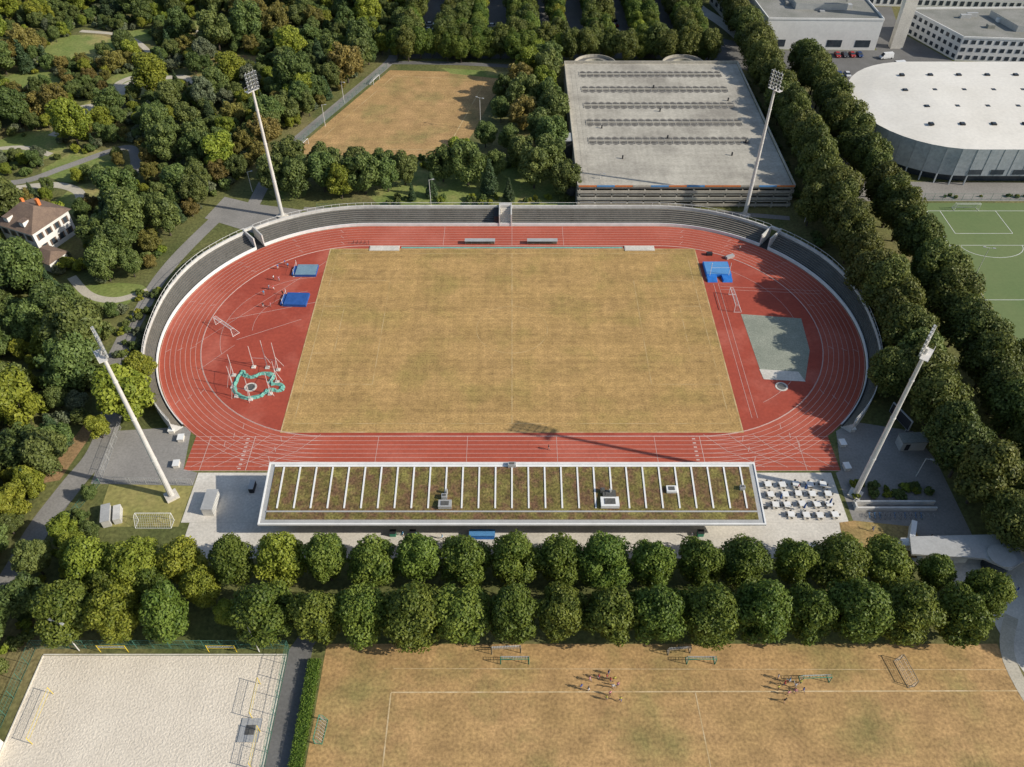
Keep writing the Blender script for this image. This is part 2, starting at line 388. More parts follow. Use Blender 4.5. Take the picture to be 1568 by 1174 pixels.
# ------------------------------------------------------------ paved areas, roads
sheet('gravel_walkway',[(-66,87.5),(70,87.5),(70,96),(-66,96)],.012,m_concl)
sheet('concrete_apron',[(-67.8,96.01),(-49,96.01),(-49,109),(-67.8,109)],.02,m_concl)
sheet('stand_base_paving',[(-48.99,96.01),(49.6,96.01),(49.6,109.4),(-48.99,109.4)],.02,m_asphl)
sheet('cafe_terrace_paving',[(49.61,96.01),(69,96.01),(69,109),(49.61,109)],.02,m_concl)
sheet('west_forecourt_paving',[(-91,121),(-73,122.5),(-71.3,110),(-68,109),(-68,105.5),(-90,106)],.016,m_asphl)
sheet('small_lawn',[(-86,105.9),(-68,105.4),(-68,95),(-85,95)],.02,m_dry2)
path('west_road',[(-112,50),(-99,72),(-96.8,84),(-96.3,94.4),(-94,105.3),(-91.7,115),(-93,128),(-97.5,140),(-98.2,151),(-98,162),(-97.6,174.6),(-95.7,186),(-92,199),(-88,211)],[5]*50+[4]*29,.03,m_asphl)
sheet('dirt_verge',[(-101,106),(-97,107),(-94.5,123),(-97.5,125)],.01,m_verge)
sheet('north_west_plaza',[(-93,207),(-76,199),(-66,206),(-64,211.5),(-80,215),(-90,219)],.036,m_asphl)
path('park_path',[(-80,214),(-79,232),(-77.5,246),(-64,281),(-50,316),(-48,325)],4,.03,m_asphl)
path('north_service_path',[(-49,318),(-20,317),(18,312)],3,.034,m_asph)
VIS=[[(-178,223),(-166,226),(-155.5,229),(-147,237),(-132,250),(-126,243),(-123,232)],[(-158,224),(-146,226),(-137,222),(-133,214)],[(-160,258),(-156,270),(-153,282),(-147,290),(-151,299),(-145,306),(-137,304),(-128,305),(-120,300),(-112,312),(-100,318)],[(-122,178),(-114,170),(-106,168),(-99,172)]]
GP=VIS+[[(-140,309),(-150,330),(-165,345),(-185,350)],[(-145,352),(-128,349),(-115,356)],[(-200,243),(-185,246),(-168,250),(-155,245)],[(-153,282),(-170,276),(-190,283)]]
for i,g_ in enumerate(GP): path('gravel_park_path',g_,3.2 if i<3 else 2.4,.03+.002*i,m_gravel if i!=0 else m_asphl)
sheet('gravel_clearing',[(-150,297),(-146,292),(-139,297),(-137,306),(-142,308),(-147,302)],.05,m_gravel)
def blob(name,cx,cy,rx,ry,mat,z):
    n=24; rr=random.Random(int(cx*7+cy)); ph=rr.uniform(0,6)
    sheet(name,[(cx+rx*(1+.13*math.sin(3*2*math.pi*i/n+ph)+.06*rr.random())*math.cos(2*math.pi*i/n),cy+ry*(1+.13*math.cos(2*2*math.pi*i/n+ph)+.06*rr.random())*math.sin(2*math.pi*i/n)) for i in range(n)],z,mat)
CLEAR=[(-177,330,15,14),(-130,354,13,9),(-166,250,12,9),(-143,298,11,12),(-108,316,12,9),(-142,238,10,8),(-133,218,8,7),(-118,300,8,8),(-160,345,8,6),(-152,272,8,12),(-110,170,9,5),(-70,222,5,4),(-185,300,10,9),(-200,250,12,8)]
for i,c in enumerate(CLEAR): blob('meadow_clearing',c[0],c[1],c[2]*1.15,c[3]*1.15,m_lawn if i not in(4,7) else m_flower,.006+.0008*i)
sheet('training_pitch',[(-48.2,311),(-15,309),(-1,303),(-8,285),(-13,262),(-19,243),(-74.6,245.5)],.024,m_dry)
sheet('training_pitch_green_edge',[(-28,313),(0,309),(1,302),(-24,308)],.03,m_lawn)
b=MB(); b.ring([(-69,248.5),(-22,248.5),(-10,302),(-46,306)],[(-68.7,248.8),(-22.3,248.8),(-10.4,301.7),(-45.8,305.7)],.04,.04); b.build('training_pitch_lines',[m_faint])
sheet('north_lawn',[(-62,241),(18,241),(18,213),(-40,213)],.02,m_lawn)
path('terrace_rear_path',[(-64,212),(-40,211.6),(0,211.4),(19,211.4),(60,210.8),(84,207)],2.2,.032,m_asphl,False)
path('avenue_path',[(102.8,60),(102.8,420)],6,.02,m_asph,False)
sheet('east_forecourt_paving',[(71.3,109.6),(73.5,121),(78,124),(91,121),(93,112),(93,92),(70,92),(70,109)],.016,m_asphl)
sheet('dry_verge',[(66,87.6),(82,87.6),(82,95),(70.1,96.5),(67,96)],.03,m_dry)
sheet('entrance_plaza',[(78,90),(110,92),(110,58),(92,58),(90,66),(88.5,80),(80,84)],.026,m_concl)
path('east_footpath',[(93,75),(88.8,66),(91,50),(96,30)],2.4,.05,m_gravel)
sheet('dry_training_field',[(-33.6,20),(89,20),(88,69.5),(-33.6,69.5)],.02,m_dry)
b=MB(); b.ribbon([(-21,60.5),(90,60.8)],.22,.032);b.ribbon([(-21,60.4),(-21.1,20)],.22,.034);b.ribbon([(31.8,60.4),(33.4,20)],.18,.036);b.ribbon([(-21,64.8),(90,64.6)],.1,.038)
b.build('training_field_lines',[m_faint2])
sheet('beach_court_sand',[(-84,20),(-40.6,20),(-40.6,67.2),(-84,67.2)],.03,m_sand)
sheet('court_path',[(-40.4,20),(-36,20),(-36,69),(-34,73),(-38,73),(-40.4,68)],.034,m_asph)
b=MB()
b.box((-62.3,67.4,.08),(43.6,.2,.16));b.box((-40.5,43.6,.08),(.2,47.2,.16));b.box((-84.1,43.6,.08),(.2,47.2,.16))
b.build('sand_court_kerb',[m_concl])
sheet('throwing_sector_gravel',[(60.2,162.1),(75.6,160.3),(74.6,148),(70.6,137),(60.7,138)],.06,m_zone)
sheet('landing_pad',[(60.5,141.2),(69.8,140.3),(70.7,136.9),(60.8,137.7)],.075,m_concl)
b=MB(); b.cyl((64.5,135.2,.02),(64.5,135.2,.10),1.5,n=24,m=0); b.cyl((64.5,135.2,.10),(64.5,135.2,.11),1.1,n=24,m=1); b.build('shot_put_circle',[m_concl,m_conc])
# ------------------------------------------------------------ parking deck
dk=empty('parking_deck')
b=MB()
for z in(2.3,4.6,7.0):
    b.box((52.6,257,z-.2),(65,88,.4),0,0)
for z in(.95,3.25,5.55,7.5):
    for y in(212.85,301.15): b.box((52.6,y,z),(65.4,.25,.85),0,0)
    for x in(19.85,85.35): b.box((x,257,z),(.25,88,.85),0,0)
for k in range(14):
    x=20.5+k*4.93
    b.box((x,213.2,3.4),(.4,.4,6.8),0,0);b.box((x,300.8,3.4),(.4,.4,6.8),0,0)
for k in range(18):
    b.box((20.3,214.5+k*5,3.4),(.4,.4,6.8),0,0);b.box((84.9,214.5+k*5,3.4),(.4,.4,6.8),0,0)
b.box((52.6,257,3.2),(58,80,6.2),0,1)  # solid dark block paints the shade inside the open storeys
cs=[2,3,2,0,3,2,3,2,2,0,3,2]
for k in range(12): b.box((22.8+k*5.42,212.66,7.62),(5.3,.1,.55),0,cs[k])
b.build('deck_structure',[m_deck,m_dark,m_orange,m_bluep],dk)
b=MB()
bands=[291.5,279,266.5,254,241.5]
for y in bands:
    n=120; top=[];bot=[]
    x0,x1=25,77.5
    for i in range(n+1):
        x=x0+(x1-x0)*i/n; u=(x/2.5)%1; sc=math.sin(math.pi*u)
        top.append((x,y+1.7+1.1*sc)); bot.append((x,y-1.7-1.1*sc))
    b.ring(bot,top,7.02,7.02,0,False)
    b.box((51.2,y,7.12),(52.5,.5,.24),0,1)
    for k in range(22): b.box((25.0+k*2.5,y,7.08),(.14,4.2,.1),0,1)
    for k in range(21):
        for dy in(-1.2,1.2): b.box((26.2+k*2.5,y+dy,7.1),(1.6,.18,.14),0,2)
b.box((52.6,232,7.015),(62,.3,.03),0,1);
for x in(22.0,23.6): b.box((x,256,7.015),(.15,80,.03),0,1)
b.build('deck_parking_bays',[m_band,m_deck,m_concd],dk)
b=MB()
for x,y in((30,250),(51,280),(51,262),(51,243),(76,270),(76,240),(35,230),(70,232)):
    b.box((x,y,7.5),(.4,.4,1.0),0,0); b.box((x,y,8.05),(.5,.5,.1),0,0)
b.build('deck_vents',[m_dark],dk)
for cx in(32,66):
    b=MB(); n=32
    A=[(cx+8*math.cos(2*math.pi*i/n),305+8*math.sin(2*math.pi*i/n)) for i in range(n)];B=[(cx+4.6*math.cos(2*math.pi*i/n),305+4.6*math.sin(2*math.pi*i/n)) for i in range(n)]
    b.ring(A,B,4.4,4.4,1)
    for R_,c_ in((8,5.4),(4.6,5.2)):
        A=[(cx+R_*math.cos(2*math.pi*i/n),305+R_*math.sin(2*math.pi*i/n)) for i in range(n)];B=[(cx+(R_+.25)*math.cos(2*math.pi*i/n),305+(R_+.25)*math.sin(2*math.pi*i/n)) for i in range(n)]
        b.ring(A,A,0,c_,0);b.ring(A,B,c_,c_,0);b.ring(B,B,c_,0,0)
    b.poly([(cx+4.5*math.cos(2*math.pi*i/n),305+4.5*math.sin(2*math.pi*i/n)) for i in range(n)],3,2)
    b.build('spiral_ramp',[m_deck,m_asph,m_lawn],dk)
b=MB(); 
for yy in(222,243): 
    b.box((17.5,yy,3.6),(4,5,7.2),0,0); b.box((17.5,yy,7.5),(4.3,5.3,.3),0,1)
b.build('stair_tower',[m_concd,m_metal],dk)
# ------------------------------------------------------------ arena
ar=empty('sports_arena')
def rrect(x0,x1,y0,y1,r,n=10):
    P=[]
    for cx,cy,a in((x1-r,y0+r,-90),(x1-r,y1-r,0),(x0+r,y1-r,90),(x0+r,y0+r,180)):
        for i in range(n+1):
            t=math.radians(a+90*i/n); P.append((cx+r*math.cos(t),cy+r*math.sin(t)))
    return P
b=MB()
O=rrect(115,215,226,290,29);I=rrect(117,213,228,288,27.5)
b.ring(O,O,3.2,12.4,0); b.ring(O,I,12.4,12.55,1)
prev=I;pz=12.55
for f,z in((6,13.1),(14,13.6),(24,14.0)):
    q=rrect(117+f,213-f,228+f*.9,288-f*.9,max(27.5-f*.9,4)); b.ring(prev,q,pz,z,1); prev=q;pz=z
b.poly(prev,pz,1)
I2=rrect(117.5,212.5,228.5,287.5,27); b.ring(I2,I2,0,3.3,2)
b.ring(O,I2,3.2,3.2,0)
for i in range(0,len(O)):
    p=O[i]; b.box((p[0],p[1],1.6),(.4,.4,3.2),0,0)
b.build('arena_shell',[m_fac,m_roofw,m_glass],ar)
b=MB()
for i in range(7):
    for j in range(4):
        x=134+i*10+(j%2)*3; y=240+j*12; 
        if math.hypot(max(0,144-x),max(0,abs(y-258)-10))<30: b.box((x,y,13.75),(1.5,1.5,.5),0,0); b.box((x,y,14.05),(1.1,1.1,.12),0,1)
b.build('roof_skylights',[m_dark,m_glass],ar)
b=MB()
n=len(O)
for i in range(n):
    p=O[i];q=O[(i+1)%n]; L_=math.hypot(q[0]-p[0],q[1]-p[1]); k=max(1,int(L_/4))
    for j in range(k):
        t=j/k; x=p[0]+(q[0]-p[0])*t; y=p[1]+(q[1]-p[1])*t
        cx=min(max(x,144),186); cy=258; dx,dy=x-cx,y-cy; l=math.hypot(dx,dy) or 1
        b.box((x+dx/l*.05,y+dy/l*.05,7.8),(.1,.1,9.1),math.atan2(dy,dx),0)
for k in range(10): b.box((146+k*7,225.9,4.6),(4,.16,1.6),0,1)
b.build('facade_fins',[m_fac,m_glass],ar)
sheet('arena_forecourt',[(108,216.5),(230,216.5),(230,226),(122,228),(112,245),(110,290),(108,300)],.03,m_asphl)
b=MB()
for k in range(26): b.cyl((122+k*3,217,0),(122+k*3,217,2.4),.05,n=5)
for z in(.3,1.2,2.3): b.cyl((122,217,z),(197,217,z),.03,n=4)
b.build('pitch_fence',[m_fence])
sheet('artificial_turf_pitch',[(120,90),(205,90),(205,215.5),(120,215.5)],.024,m_turf)
b=MB()
def tl(x0,y0,x1,y1,z=.04): b.ribbon([(x0,y0),(x1,y1)],.14,z)
tl(127,211,200,211);tl(127,211,127,100,.043);tl(131,199,148,199);tl(131,199,131,211,.046);tl(148,199,148,211,.046);tl(127,168,200,168);tl(127,193,200,193,.049);tl(127,149.5,200,149.5)
b.ribbon([(157+9*math.cos(t*math.pi/20),168+9*math.sin(t*math.pi/20)) for t in range(40)],.14,.052,closed=True)
b.ribbon([(139+9*math.cos(-t*math.pi/16),193+6*math.sin(-t*math.pi/16)) for t in range(17)],.14,.055)
b.build('turf_pitch_lines',[m_white])
# ------------------------------------------------------------ north-east buildings
def building(name,pts,h,wall,roof,floors=3,win=True,bay=4,wf=.5):
    b=MB(); b.prism(pts,0,h,0,1)
    n=len(pts)
    cx=sum(p[0] for p in pts)/n; cy=sum(p[1] for p in pts)/n
    for i in range(n):
        p=pts[i];q=pts[(i+1)%n]; L_=math.hypot(q[0]-p[0],q[1]-p[1]); a=math.atan2(q[1]-p[1],q[0]-p[0])
        mx,my=(p[0]+q[0])/2,(p[1]+q[1])/2
        b.box((mx,my,h+.3),(L_+.3,.35,.7),a,0)
        if win:
            k=int(L_/bay)
            for f in range(floors):
                zf=h/floors*(f+.5) if floors>1 else h*.22
                for j in range(k):
                    t=(j+.5)/k; b.box((p[0]+(q[0]-p[0])*t,p[1]+(q[1]-p[1])*t,zf),(bay*.55,.16,h/max(floors,3)*wf),a,2)
    rr=random.Random(int(cx))
    def bil(t,u): return (pts[0][0]*(1-t)*(1-u)+pts[1][0]*t*(1-u)+pts[2][0]*t*u+pts[3][0]*(1-t)*u, pts[0][1]*(1-t)*(1-u)+pts[1][1]*t*(1-u)+pts[2][1]*t*u+pts[3][1]*(1-t)*u)
    for k in range(18):
        x,y=bil(rr.random()*.7+.15,rr.random()*.7+.15)
        hh=rr.uniform(.5,1.8); b.box((x,y,h+hh/2),(rr.uniform(.8,5),rr.uniform(.8,3),hh),0,rr.choice([0,3,3,1]))
    q=[bil(.3,.25),bil(.75,.25),bil(.75,.75),bil(.3,.75)]; b.prism(q,h,h+2.4,3,1)
    return b.build(name,[wall,roof,m_glass,m_metal])
m_wall2=M('white_hall_wall',(.74,.72,.67),None,.1,1,.05,.8)
building('white_hall_building',[(103,331),(149,330),(149,372),(100,375)],12,m_wall2,m_roofg,1,True,11,.7)
building('hall_annex_building',[(96,348),(102.8,340),(99.9,378),(90,382)],9,m_concl,m_roofg,2,True,5)
building('office_building',[(178,320),(262,312),(262,352),(167,350)],9,m_wall2,m_roofg,3,True,3)
building('office_building',[(152,380),(250,372),(250,420),(150,420)],12,m_wall2,m_roofg,3,True,3)
b=MB(); b.box((158.5,333,16),(5,3,32),0,0); b.box((158.5,333,32.2),(5.4,3.4,.4),0,1); b.build('concrete_pylon',[m_concl,m_metal])
sheet('north_east_car_park',[(108,301),(262,296),(262,311.5),(177,319.5),(166,349),(172,378),(151,378),(150,330),(103,330),(100,335),(84,345),(84,420),(78,420),(78,320)],.024,m_asph)
path('curved_ramp_road',[(80,400),(84,378),(92,358),(97,340),(98,325)],6,.06,m_concl)
# ------------------------------------------------------------ villa
vl=empty('old_villa',(-137,196,0)); vl.rotation_euler[2]=math.radians(-24)
b=MB()
b.box((0,0,4),(13,13,8),0,0)
b.add([(-7.3,-7.3,8),(7.3,-7.3,8),(7.3,7.3,8),(-7.3,7.3,8),(-2.5,0,12),(2.5,0,12)],[(0,1,5,4),(1,2,5),(2,3,4,5),(3,0,4),(3,2,1,0)],1)
for s_ in(-1,1):
    for k in range(4):
        for z in(2.3,5.8):
            b.box((-4.5+k*3,s_*6.52,z),(1.2,.1,1.8),0,2);b.box((s_*6.52,-4.5+k*3,z),(.1,1.2,1.8),0,2)
            b.box((-4.5+k*3,s_*6.58,z-1),(1.5,.16,.12),0,0)
            for e in(-.85,.85): b.box((-4.5+k*3+e,s_*6.56,z),(.45,.08,1.8),0,3); b.box((s_*6.56,-4.5+k*3+e,z),(.08,.45,1.8),0,3)
    b.box((s_*3,-5,9.6),(1.6,2,1.4),0,0); b.box((s_*3,-5,10.4),(2,2.4,.15),0,1)
b.box((2,2,12),(.9,.9,2),0,4);b.box((-3,1,11.5),(.8,.8,2),0,4)
b.build('villa_body',[m_wall2,m_tile,m_glass,m_tile,m_orange],vl)
b=MB(); b.box((11.5,-8,1.6),(7,6,3.2),0,0); b.add([(7.4,-11.5,3.2),(15.6,-11.5,3.2),(15.6,-4.5,3.2),(7.4,-4.5,3.2),(9.5,-8,5),(13.5,-8,5)],[(0,1,5,4),(1,2,5),(2,3,4,5),(3,0,4),(3,2,1,0)],1)
b.box((11.5,-11.03,1.6),(1.1,.08,2),0,2); b.build('villa_annex',[m_wall2,m_tile,m_glass],vl)
# ------------------------------------------------------------ east small buildings
b=MB()
b.prism([(78,90),(95,90.5),(98,88),(98,84.5),(94.5,82.5),(90.5,85),(77,86)],3.4,3.9,0,0)
for x,y in((80,88),(86,88),(92,88),(96,86)): b.cyl((x,y,0),(x,y,3.4),.15,n=8,m=1)
b.prism([(80,89.5),(89,89.5),(89,86.5),(80,86.5)],0,3.38,2,2)
b.cyl((94,85.4,0),(94,85.4,3.2),2.3,n=24,m=3); b.cyl((94,85.4,3.92),(94,85.4,4.3),2.6,n=24,m=0)
b.build('entrance_pavilion',[m_metal,m_metal,m_wallw,m_glass])
b=MB(); b.box((80.2,92.5,2),(1.0,5.5,.35),math.radians(-25),0); b.box((80.2,92.5,.92),(.8,5.2,1.8),math.radians(-25),1); b.box((78.5,90.2,.9),(2.4,1.8,1.8),0,0)
b.build('ticket_kiosk',[m_white,m_concl])
b=MB(); b.box((88.5,116.5,1.4),(5.5,2.6,2.8),.05,0); b.box((88.5,116.5,2.9),(5.9,3,.2),.05,1); b.box((87.2,115.15,1.2),(1,.06,2),.05,2)
for k in range(3): b.box((91.2,116.5+k*.8-.8,1.6),(.06,.5,.8),.05,2)
b.build('equipment_shed',[m_metal,m_roofg,m_dark])
b=MB(); b.box((88,123,2.8),(.3,6.5,3),math.radians(20),0); b.box((87.8,122.9,2.8),(.08,6.1,2.6),math.radians(20),1)
for dy in(-2.4,2.4): b.cyl((88.2-dy*.34,123+dy*.94,0),(88.2-dy*.34,123+dy*.94,2.5),.12,n=6,m=0)
b.build('scoreboard',[m_metal,m_dark])
b=MB(); b.box((79.5,100.6,.6),(17,.35,1.2),0,0); b.box((79.5,99.2,.45),(17,.4,.9),0,0); b.box((71.3,100,.6),(.35,1.8,1.2),0,0); b.build('white_garden_wall',[m_wallw])
b=MB()
for k in range(14):
    x=73+k*1.05; b.cyl((x,97,0),(x,97,.8),.025,n=4,m=0); b.cyl((x,97.8,0),(x,97.8,.8),.025,n=4,m=0); b.cyl((x,97,.8),(x,97.8,.8),.025,n=4,m=0)
b.build('bicycle_rack',[m_metal])
def bicycle(x,y):
    b=MB(); 
    for dy in(-.52,.52):
        n=14
        for i in range(n):
            a,c=2*math.pi*i/n,2*math.pi*(i+1)/n
            b.cyl((x,y+dy+.34*math.cos(a),.35+.34*math.sin(a)),(x,y+dy+.34*math.cos(c),.35+.34*math.sin(c)),.02,n=4,m=0,cap=False)
    for p,q in(((0,-.52,.35),(0,-.15,.8)),((0,-.15,.8),(0,.4,.85)),((0,0,.3),(0,-.15,.9)),((0,0,.3),(0,.4,.85)),((0,.52,.35),(0,.4,1.0)),((-.25,.42,1),(.25,.42,1)),((0,-.52,.35),(0,0,.3))):
        b.cyl((x+p[0],y+p[1],p[2]),(x+q[0],y+q[1],q[2]),.022,n=4,m=1)
    b.box((x,y-.17,.92),(.14,.25,.05),0,0); b.build('bicycle',[m_dark,m_bluep if random.random()<.4 else m_metal])
for k in range(11): bicycle(73.5+k*1.05+random.uniform(-.1,.1),97.4)
def cafe_table(x,y):
    b=MB(); rz=random.uniform(-.12,.12)
    b.box((0,0,.74),(1.35,1.35,.05),0,0)
    b.cyl((0,0,0),(0,0,.72),.05,n=6,m=1); b.box((0,0,.03),(.6,.6,.04),0,1)
    for dx,dy in((-.8,0),(.8,0),(0,.8),(0,-.8)):
        b.box((dx,dy,.45),(.42,.42,.04),0,2); b.box((dx*1.26,dy*1.26,.66),(.05 if dx else .42,.05 if dy else .42,.4),0,2)
        for e in(-.17,.17):
            for g in(-.17,.17): b.box((dx+e,dy+g,.22),(.03,.03,.43),0,1)
    b.build('cafe_table',[m_white,m_metal,m_concd],loc=(x,y,.02),rz=rz)
for i in range(5):
    for j in range(4):
        if (i,j) in((0,0),): continue
        cafe_table(54.6+i*2.9+random.uniform(-.3,.3),97.6+j*2.6+random.uniform(-.2,.2))
def parasol(x,y):
    b=MB(); b.box((x,y,.06),(.7,.7,.12),0,1); b.cyl((x,y,0),(x,y,2.9),.04,n=6,m=1); b.cyl((x,y,1.2),(x,y,2.2),.22,.16,8,0); b.cyl((x,y,2.2),(x,y,2.8),.16,.03,8,0); b.build('closed_parasol',[m_blue2,m_metal])
for x,y in((56,101.4),(61.8,103.9),(60.3,98.9),(66,100.2)): parasol(x,y)
b=MB(); b.box((-62.5,100.2,1.1),(2.2,5,2.2),.0,0); b.box((-62.5,100.2,2.25),(2.4,5.2,.12),0,1)
for k in range(9): b.box((-61.38,98+k*.55,1.1),(.05,.1,2.0),0,1)
b.build('storage_container',[m_wallw,m_metal])
b=MB(); b.box((-83,97,1.0),(1.6,4.4,2),.3,0); b.box((-81,97.5,.8),(1.4,3.8,1.6),.3,0); b.box((-83,97,2.05),(1.8,4.6,.1),.3,1); b.build('storage_container',[m_wallw,m_metal])
b=MB(); b.box((-55,104.7,.7),(1,2.4,1.4),0,0); b.box((-55,104.7,1.45),(1.1,2.5,.1),0,1); b.box((-51.5,106,.5),(1,1,1),0,1); b.build('equipment_box',[m_dark,m_metal])
# ------------------------------------------------------------ sports equipment
def goal(x,y,rz,w=7.32,h=2.44,d=2.0,m=None,name='football_goal'):
    b=MB(); r=.07
    b.cyl((-w/2,0,0),(-w/2,0,h),r,n=6);b.cyl((w/2,0,0),(w/2,0,h),r,n=6);b.cyl((-w/2,0,h),(w/2,0,h),r,n=6)
    for s_ in(-1,1):
        b.cyl((s_*w/2,0,.04),(s_*w/2,d,.04),r*.7,n=5);b.cyl((s_*w/2,d,.04),(s_*w/2,d*.4,h),r*.6,n=5);b.cyl((s_*w/2,0,h),(s_*w/2,d*.4,h),r*.6,n=5)
        for k in range(5):
            t=k/5; b.cyl((s_*w/2,0,h*t),(s_*w/2,d-(d*.6)*t,h*t),.018,n=3,m=1,cap=False)
    b.cyl((-w/2,d,.04),(w/2,d,.04),r*.7,n=5)
    k=int(w/.45)
    for i in range(k+1):
        X=-w/2+w*i/k; b.cyl((X,d,.04),(X,d*.4,h),.018,n=3,m=1,cap=False);b.cyl((X,d*.4,h),(X,0,h),.018,n=3,m=1,cap=False)
    for i in range(6):
        t=i/5; b.cyl((-w/2,d-d*.6*t,h*t),(w/2,d-d*.6*t,h*t),.018,n=3,m=1,cap=False)
    b.build(name,[m or m_white,m_net],loc=(x,y,.03),rz=rz)
goal(.5,65.6,0,5,2,1.3,m_green);goal(33.6,65.6,0,5,2,1.3,m_green);goal(53,62.2,.03,5,2,1.3,m_green)
goal(69.8,64,math.radians(100),5,2,1.3,m_wood);goal(-32.5,53.8,math.radians(-95),4,2,1.2,m_green);goal(-1,67.6,.05,5.2,2,1.2,m_wood)
goal(-73,96.6,math.pi,7.3);goal(58.5,166.5,math.radians(-90));goal(-74,155.5,math.radians(-40));goal(139,211,0);goal(-70.5,250,math.radians(70),5,2);goal(-52,300,math.radians(70),5,2);goal(30,67.5,.1,4,2,1,m_wood)
def jumpmat(x,y,rz,w,d,m1,m2,name='high_jump_mat'):
    b=MB()
    b.box((-w/4,0,.38),(w/2-.04,d,.7),0,0);b.box((w/4,0,.38),(w/2-.04,d,.7),0,0);b.box((0,0,.77),(w*.97,d*.97,.08),0,1)
    b.box((0,-d/2-.5,.3),(w*.8,.9,.5),0,2)
    for s_ in(-1,1): b.cyl((s_*2.1,-d/2-.3,0),(s_*2.1,-d/2-.3,2.4),.05,n=6,m=3); b.box((s_*2.1,-d/2-.3,.05),(.6,.6,.08),0,3)
    b.cyl((-2.1,-d/2-.3,1.7),(2.1,-d/2-.3,1.7),.03,n=5,m=3)
    b.build(name,[m1,m2,m1,m_white],loc=(x,y,.03),rz=rz)
jumpmat(-57.2,180.4,math.radians(-90),4.8,5.8,m_blue2,m_bluegrey)
jumpmat(-57.6,167.6,math.radians(-92),5.2,6,m_blue2,m_blue2)
b=MB()
b.box((0,0,.45),(7,6,.8),0,0);b.box((0,0,.9),(6.6,5.6,.1),0,1)
b.add([(-3.4,-5.5,.03),(-.7,-5.5,.03),(-.7,-3,.03),(-3.4,-3,.03),(-3.4,-5.2,.5),(-1,-5.2,.5),(-.7,-3,.85),(-3.4,-3,.85)],[(0,1,5,4),(1,2,6,5),(2,3,7,6),(3,0,4,7),(4,5,6,7)],0)
b.add([(.7,-5.5,.03),(3.4,-5.5,.03),(3.4,-3,.03),(.7,-3,.03),(1,-5.2,.5),(3.4,-5.2,.5),(3.4,-3,.85),(.7,-3,.85)],[(0,1,5,4),(1,2,6,5),(2,3,7,6),(3,0,4,7),(4,5,6,7)],0)
for s_ in(-1,1): b.cyl((s_*2.6,-3.3,0),(s_*2.6,-3.3,5),.07,n=6,m=2); b.box((s_*2.9,-3.3,.1),(1.2,.8,.2),0,2)
b.cyl((-2.6,-3.3,3.4),(2.6,-3.3,3.4),.03,n=5,m=2)
b.build('pole_vault_mat',[m_blue,m_bluep,m_white],loc=(57.2,181,.03))
b=MB(); b.box((56.4,188.3,.5),(1.6,1.0,.8),0,0);b.box((62,187,.4),(2.6,1,.7),.5,1);b.build('equipment_trolley',[m_dark,m_metal])
b=MB()
for k in range(5):
    a=k*1.3; b.box((-46+k*1.1,193.7+.3*math.sin(a),.5),(.05,.9,.05),0,0); b.cyl((-46+k*1.1,193.3,0),(-46+k*1.1,193.3,1),.03,n=4); b.cyl((-46+k*1.1,194.1,0),(-46+k*1.1,194.1,1),.03,n=4);b.cyl((-46+k*1.1,193.3,1),(-46+k*1.1,194.1,1),.05,n=4)
b.build('hurdles',[m_dark])
b=MB(); cx,cy=-61.5,135.5
b.cyl((cx-1,cy-.5,.02),(cx-1,cy-.5,.11),1.5,n=24,m=2);b.cyl((cx-1,cy-.5,.11),(cx-1,cy-.5,.12),1.07,n=24,m=3)
posts=[]
for k,(dx,dy) in enumerate(((-6,3.5),(-5.2,-.5),(-3.6,-3.6),(0,-4.6),(4.2,-2.8),(5,1.2),(4.4,5.4),(1.6,6.2),(-1.8,6.4))): posts.append((cx+dx,cy+dy))
U=smooth_pts([(-4.3,5),(-5,1.4),(-4.3,-2.2),(-1.6,-4),(1.8,-3.6),(3.4,-1.4),(6.2,-1.6),(6.4,.2),(3.4,1.0),(3.4,3.6),(.6,4.2),(-1.2,3.0),(-3,3.4),(-4.3,5)],4)
rr=random.Random(2)
for pas in range(3):
    W=[rr.uniform(.5,1.3) for _ in U]; of=[(x+cx+rr.uniform(-.25,.25),y+cy+rr.uniform(-.25,.25)) for x,y in U]
    n=len(of); zz=[.12+.25*rr.random()+.1*pas for _ in of]
    for i in range(n-1):
        p,q=of[i],of[i+1]; dx,dy=q[0]-p[0],q[1]-p[1]; l=math.hypot(dx,dy) or 1; nx,ny=-dy/l,dx/l
        b.add([(p[0]-nx*W[i]/2,p[1]-ny*W[i]/2,.05),(p[0],p[1],zz[i]),(p[0]+nx*W[i]/2,p[1]+ny*W[i]/2,.05),(q[0]-nx*W[i+1]/2,q[1]-ny*W[i+1]/2,.05),(q[0],q[1],zz[i+1]),(q[0]+nx*W[i+1]/2,q[1]+ny*W[i+1]/2,.05)],[(0,3,4,1),(1,4,5,2)],1)
for i,(x,y) in enumerate(posts):
    hgt=7 if i not in(6,7) else 9
    b.cyl((x,y,0),(x+.15,y,hgt),.10,.07,6,0); b.box((x,y,.15),(1.0,1.0,.22),0,2)
    xi=cx+(x-cx)*1.25; yi=cy+(y-cy)*1.25; b.cyl((xi,yi,.1),(x,y,4.5),.05,n=5,m=0)
    if i: 
        x0,y0=posts[i-1]
        if i!=4: b.cyl((x0,y0,3.2),(x,y,3.2),.04,n=5,m=0)
b.build('hammer_throw_cage',[m_pink,m_teal,m_concl,m_concd])
def vnet(x,y,rz,w=8.5):
    b=MB()
    for s_ in(-1,1): b.cyl((s_*w/2,0,0),(s_*w/2,0,2.5),.06,n=6,m=0)
    for z in(1.45,2.4): b.cyl((-w/2,0,z),(w/2,0,z),.035,n=4,m=0)
    for i in range(18): b.cyl((-w/2+w*i/17,0,1.45),(-w/2+w*i/17,0,2.4),.012,n=3,m=1,cap=False)
    for z in(1.7,1.95,2.2): b.cyl((-w/2,0,z),(w/2,0,z),.012,n=3,m=1,cap=False)
    b.build('beach_volleyball_net',[m_yel,m_net],loc=(x,y,.03),rz=rz)
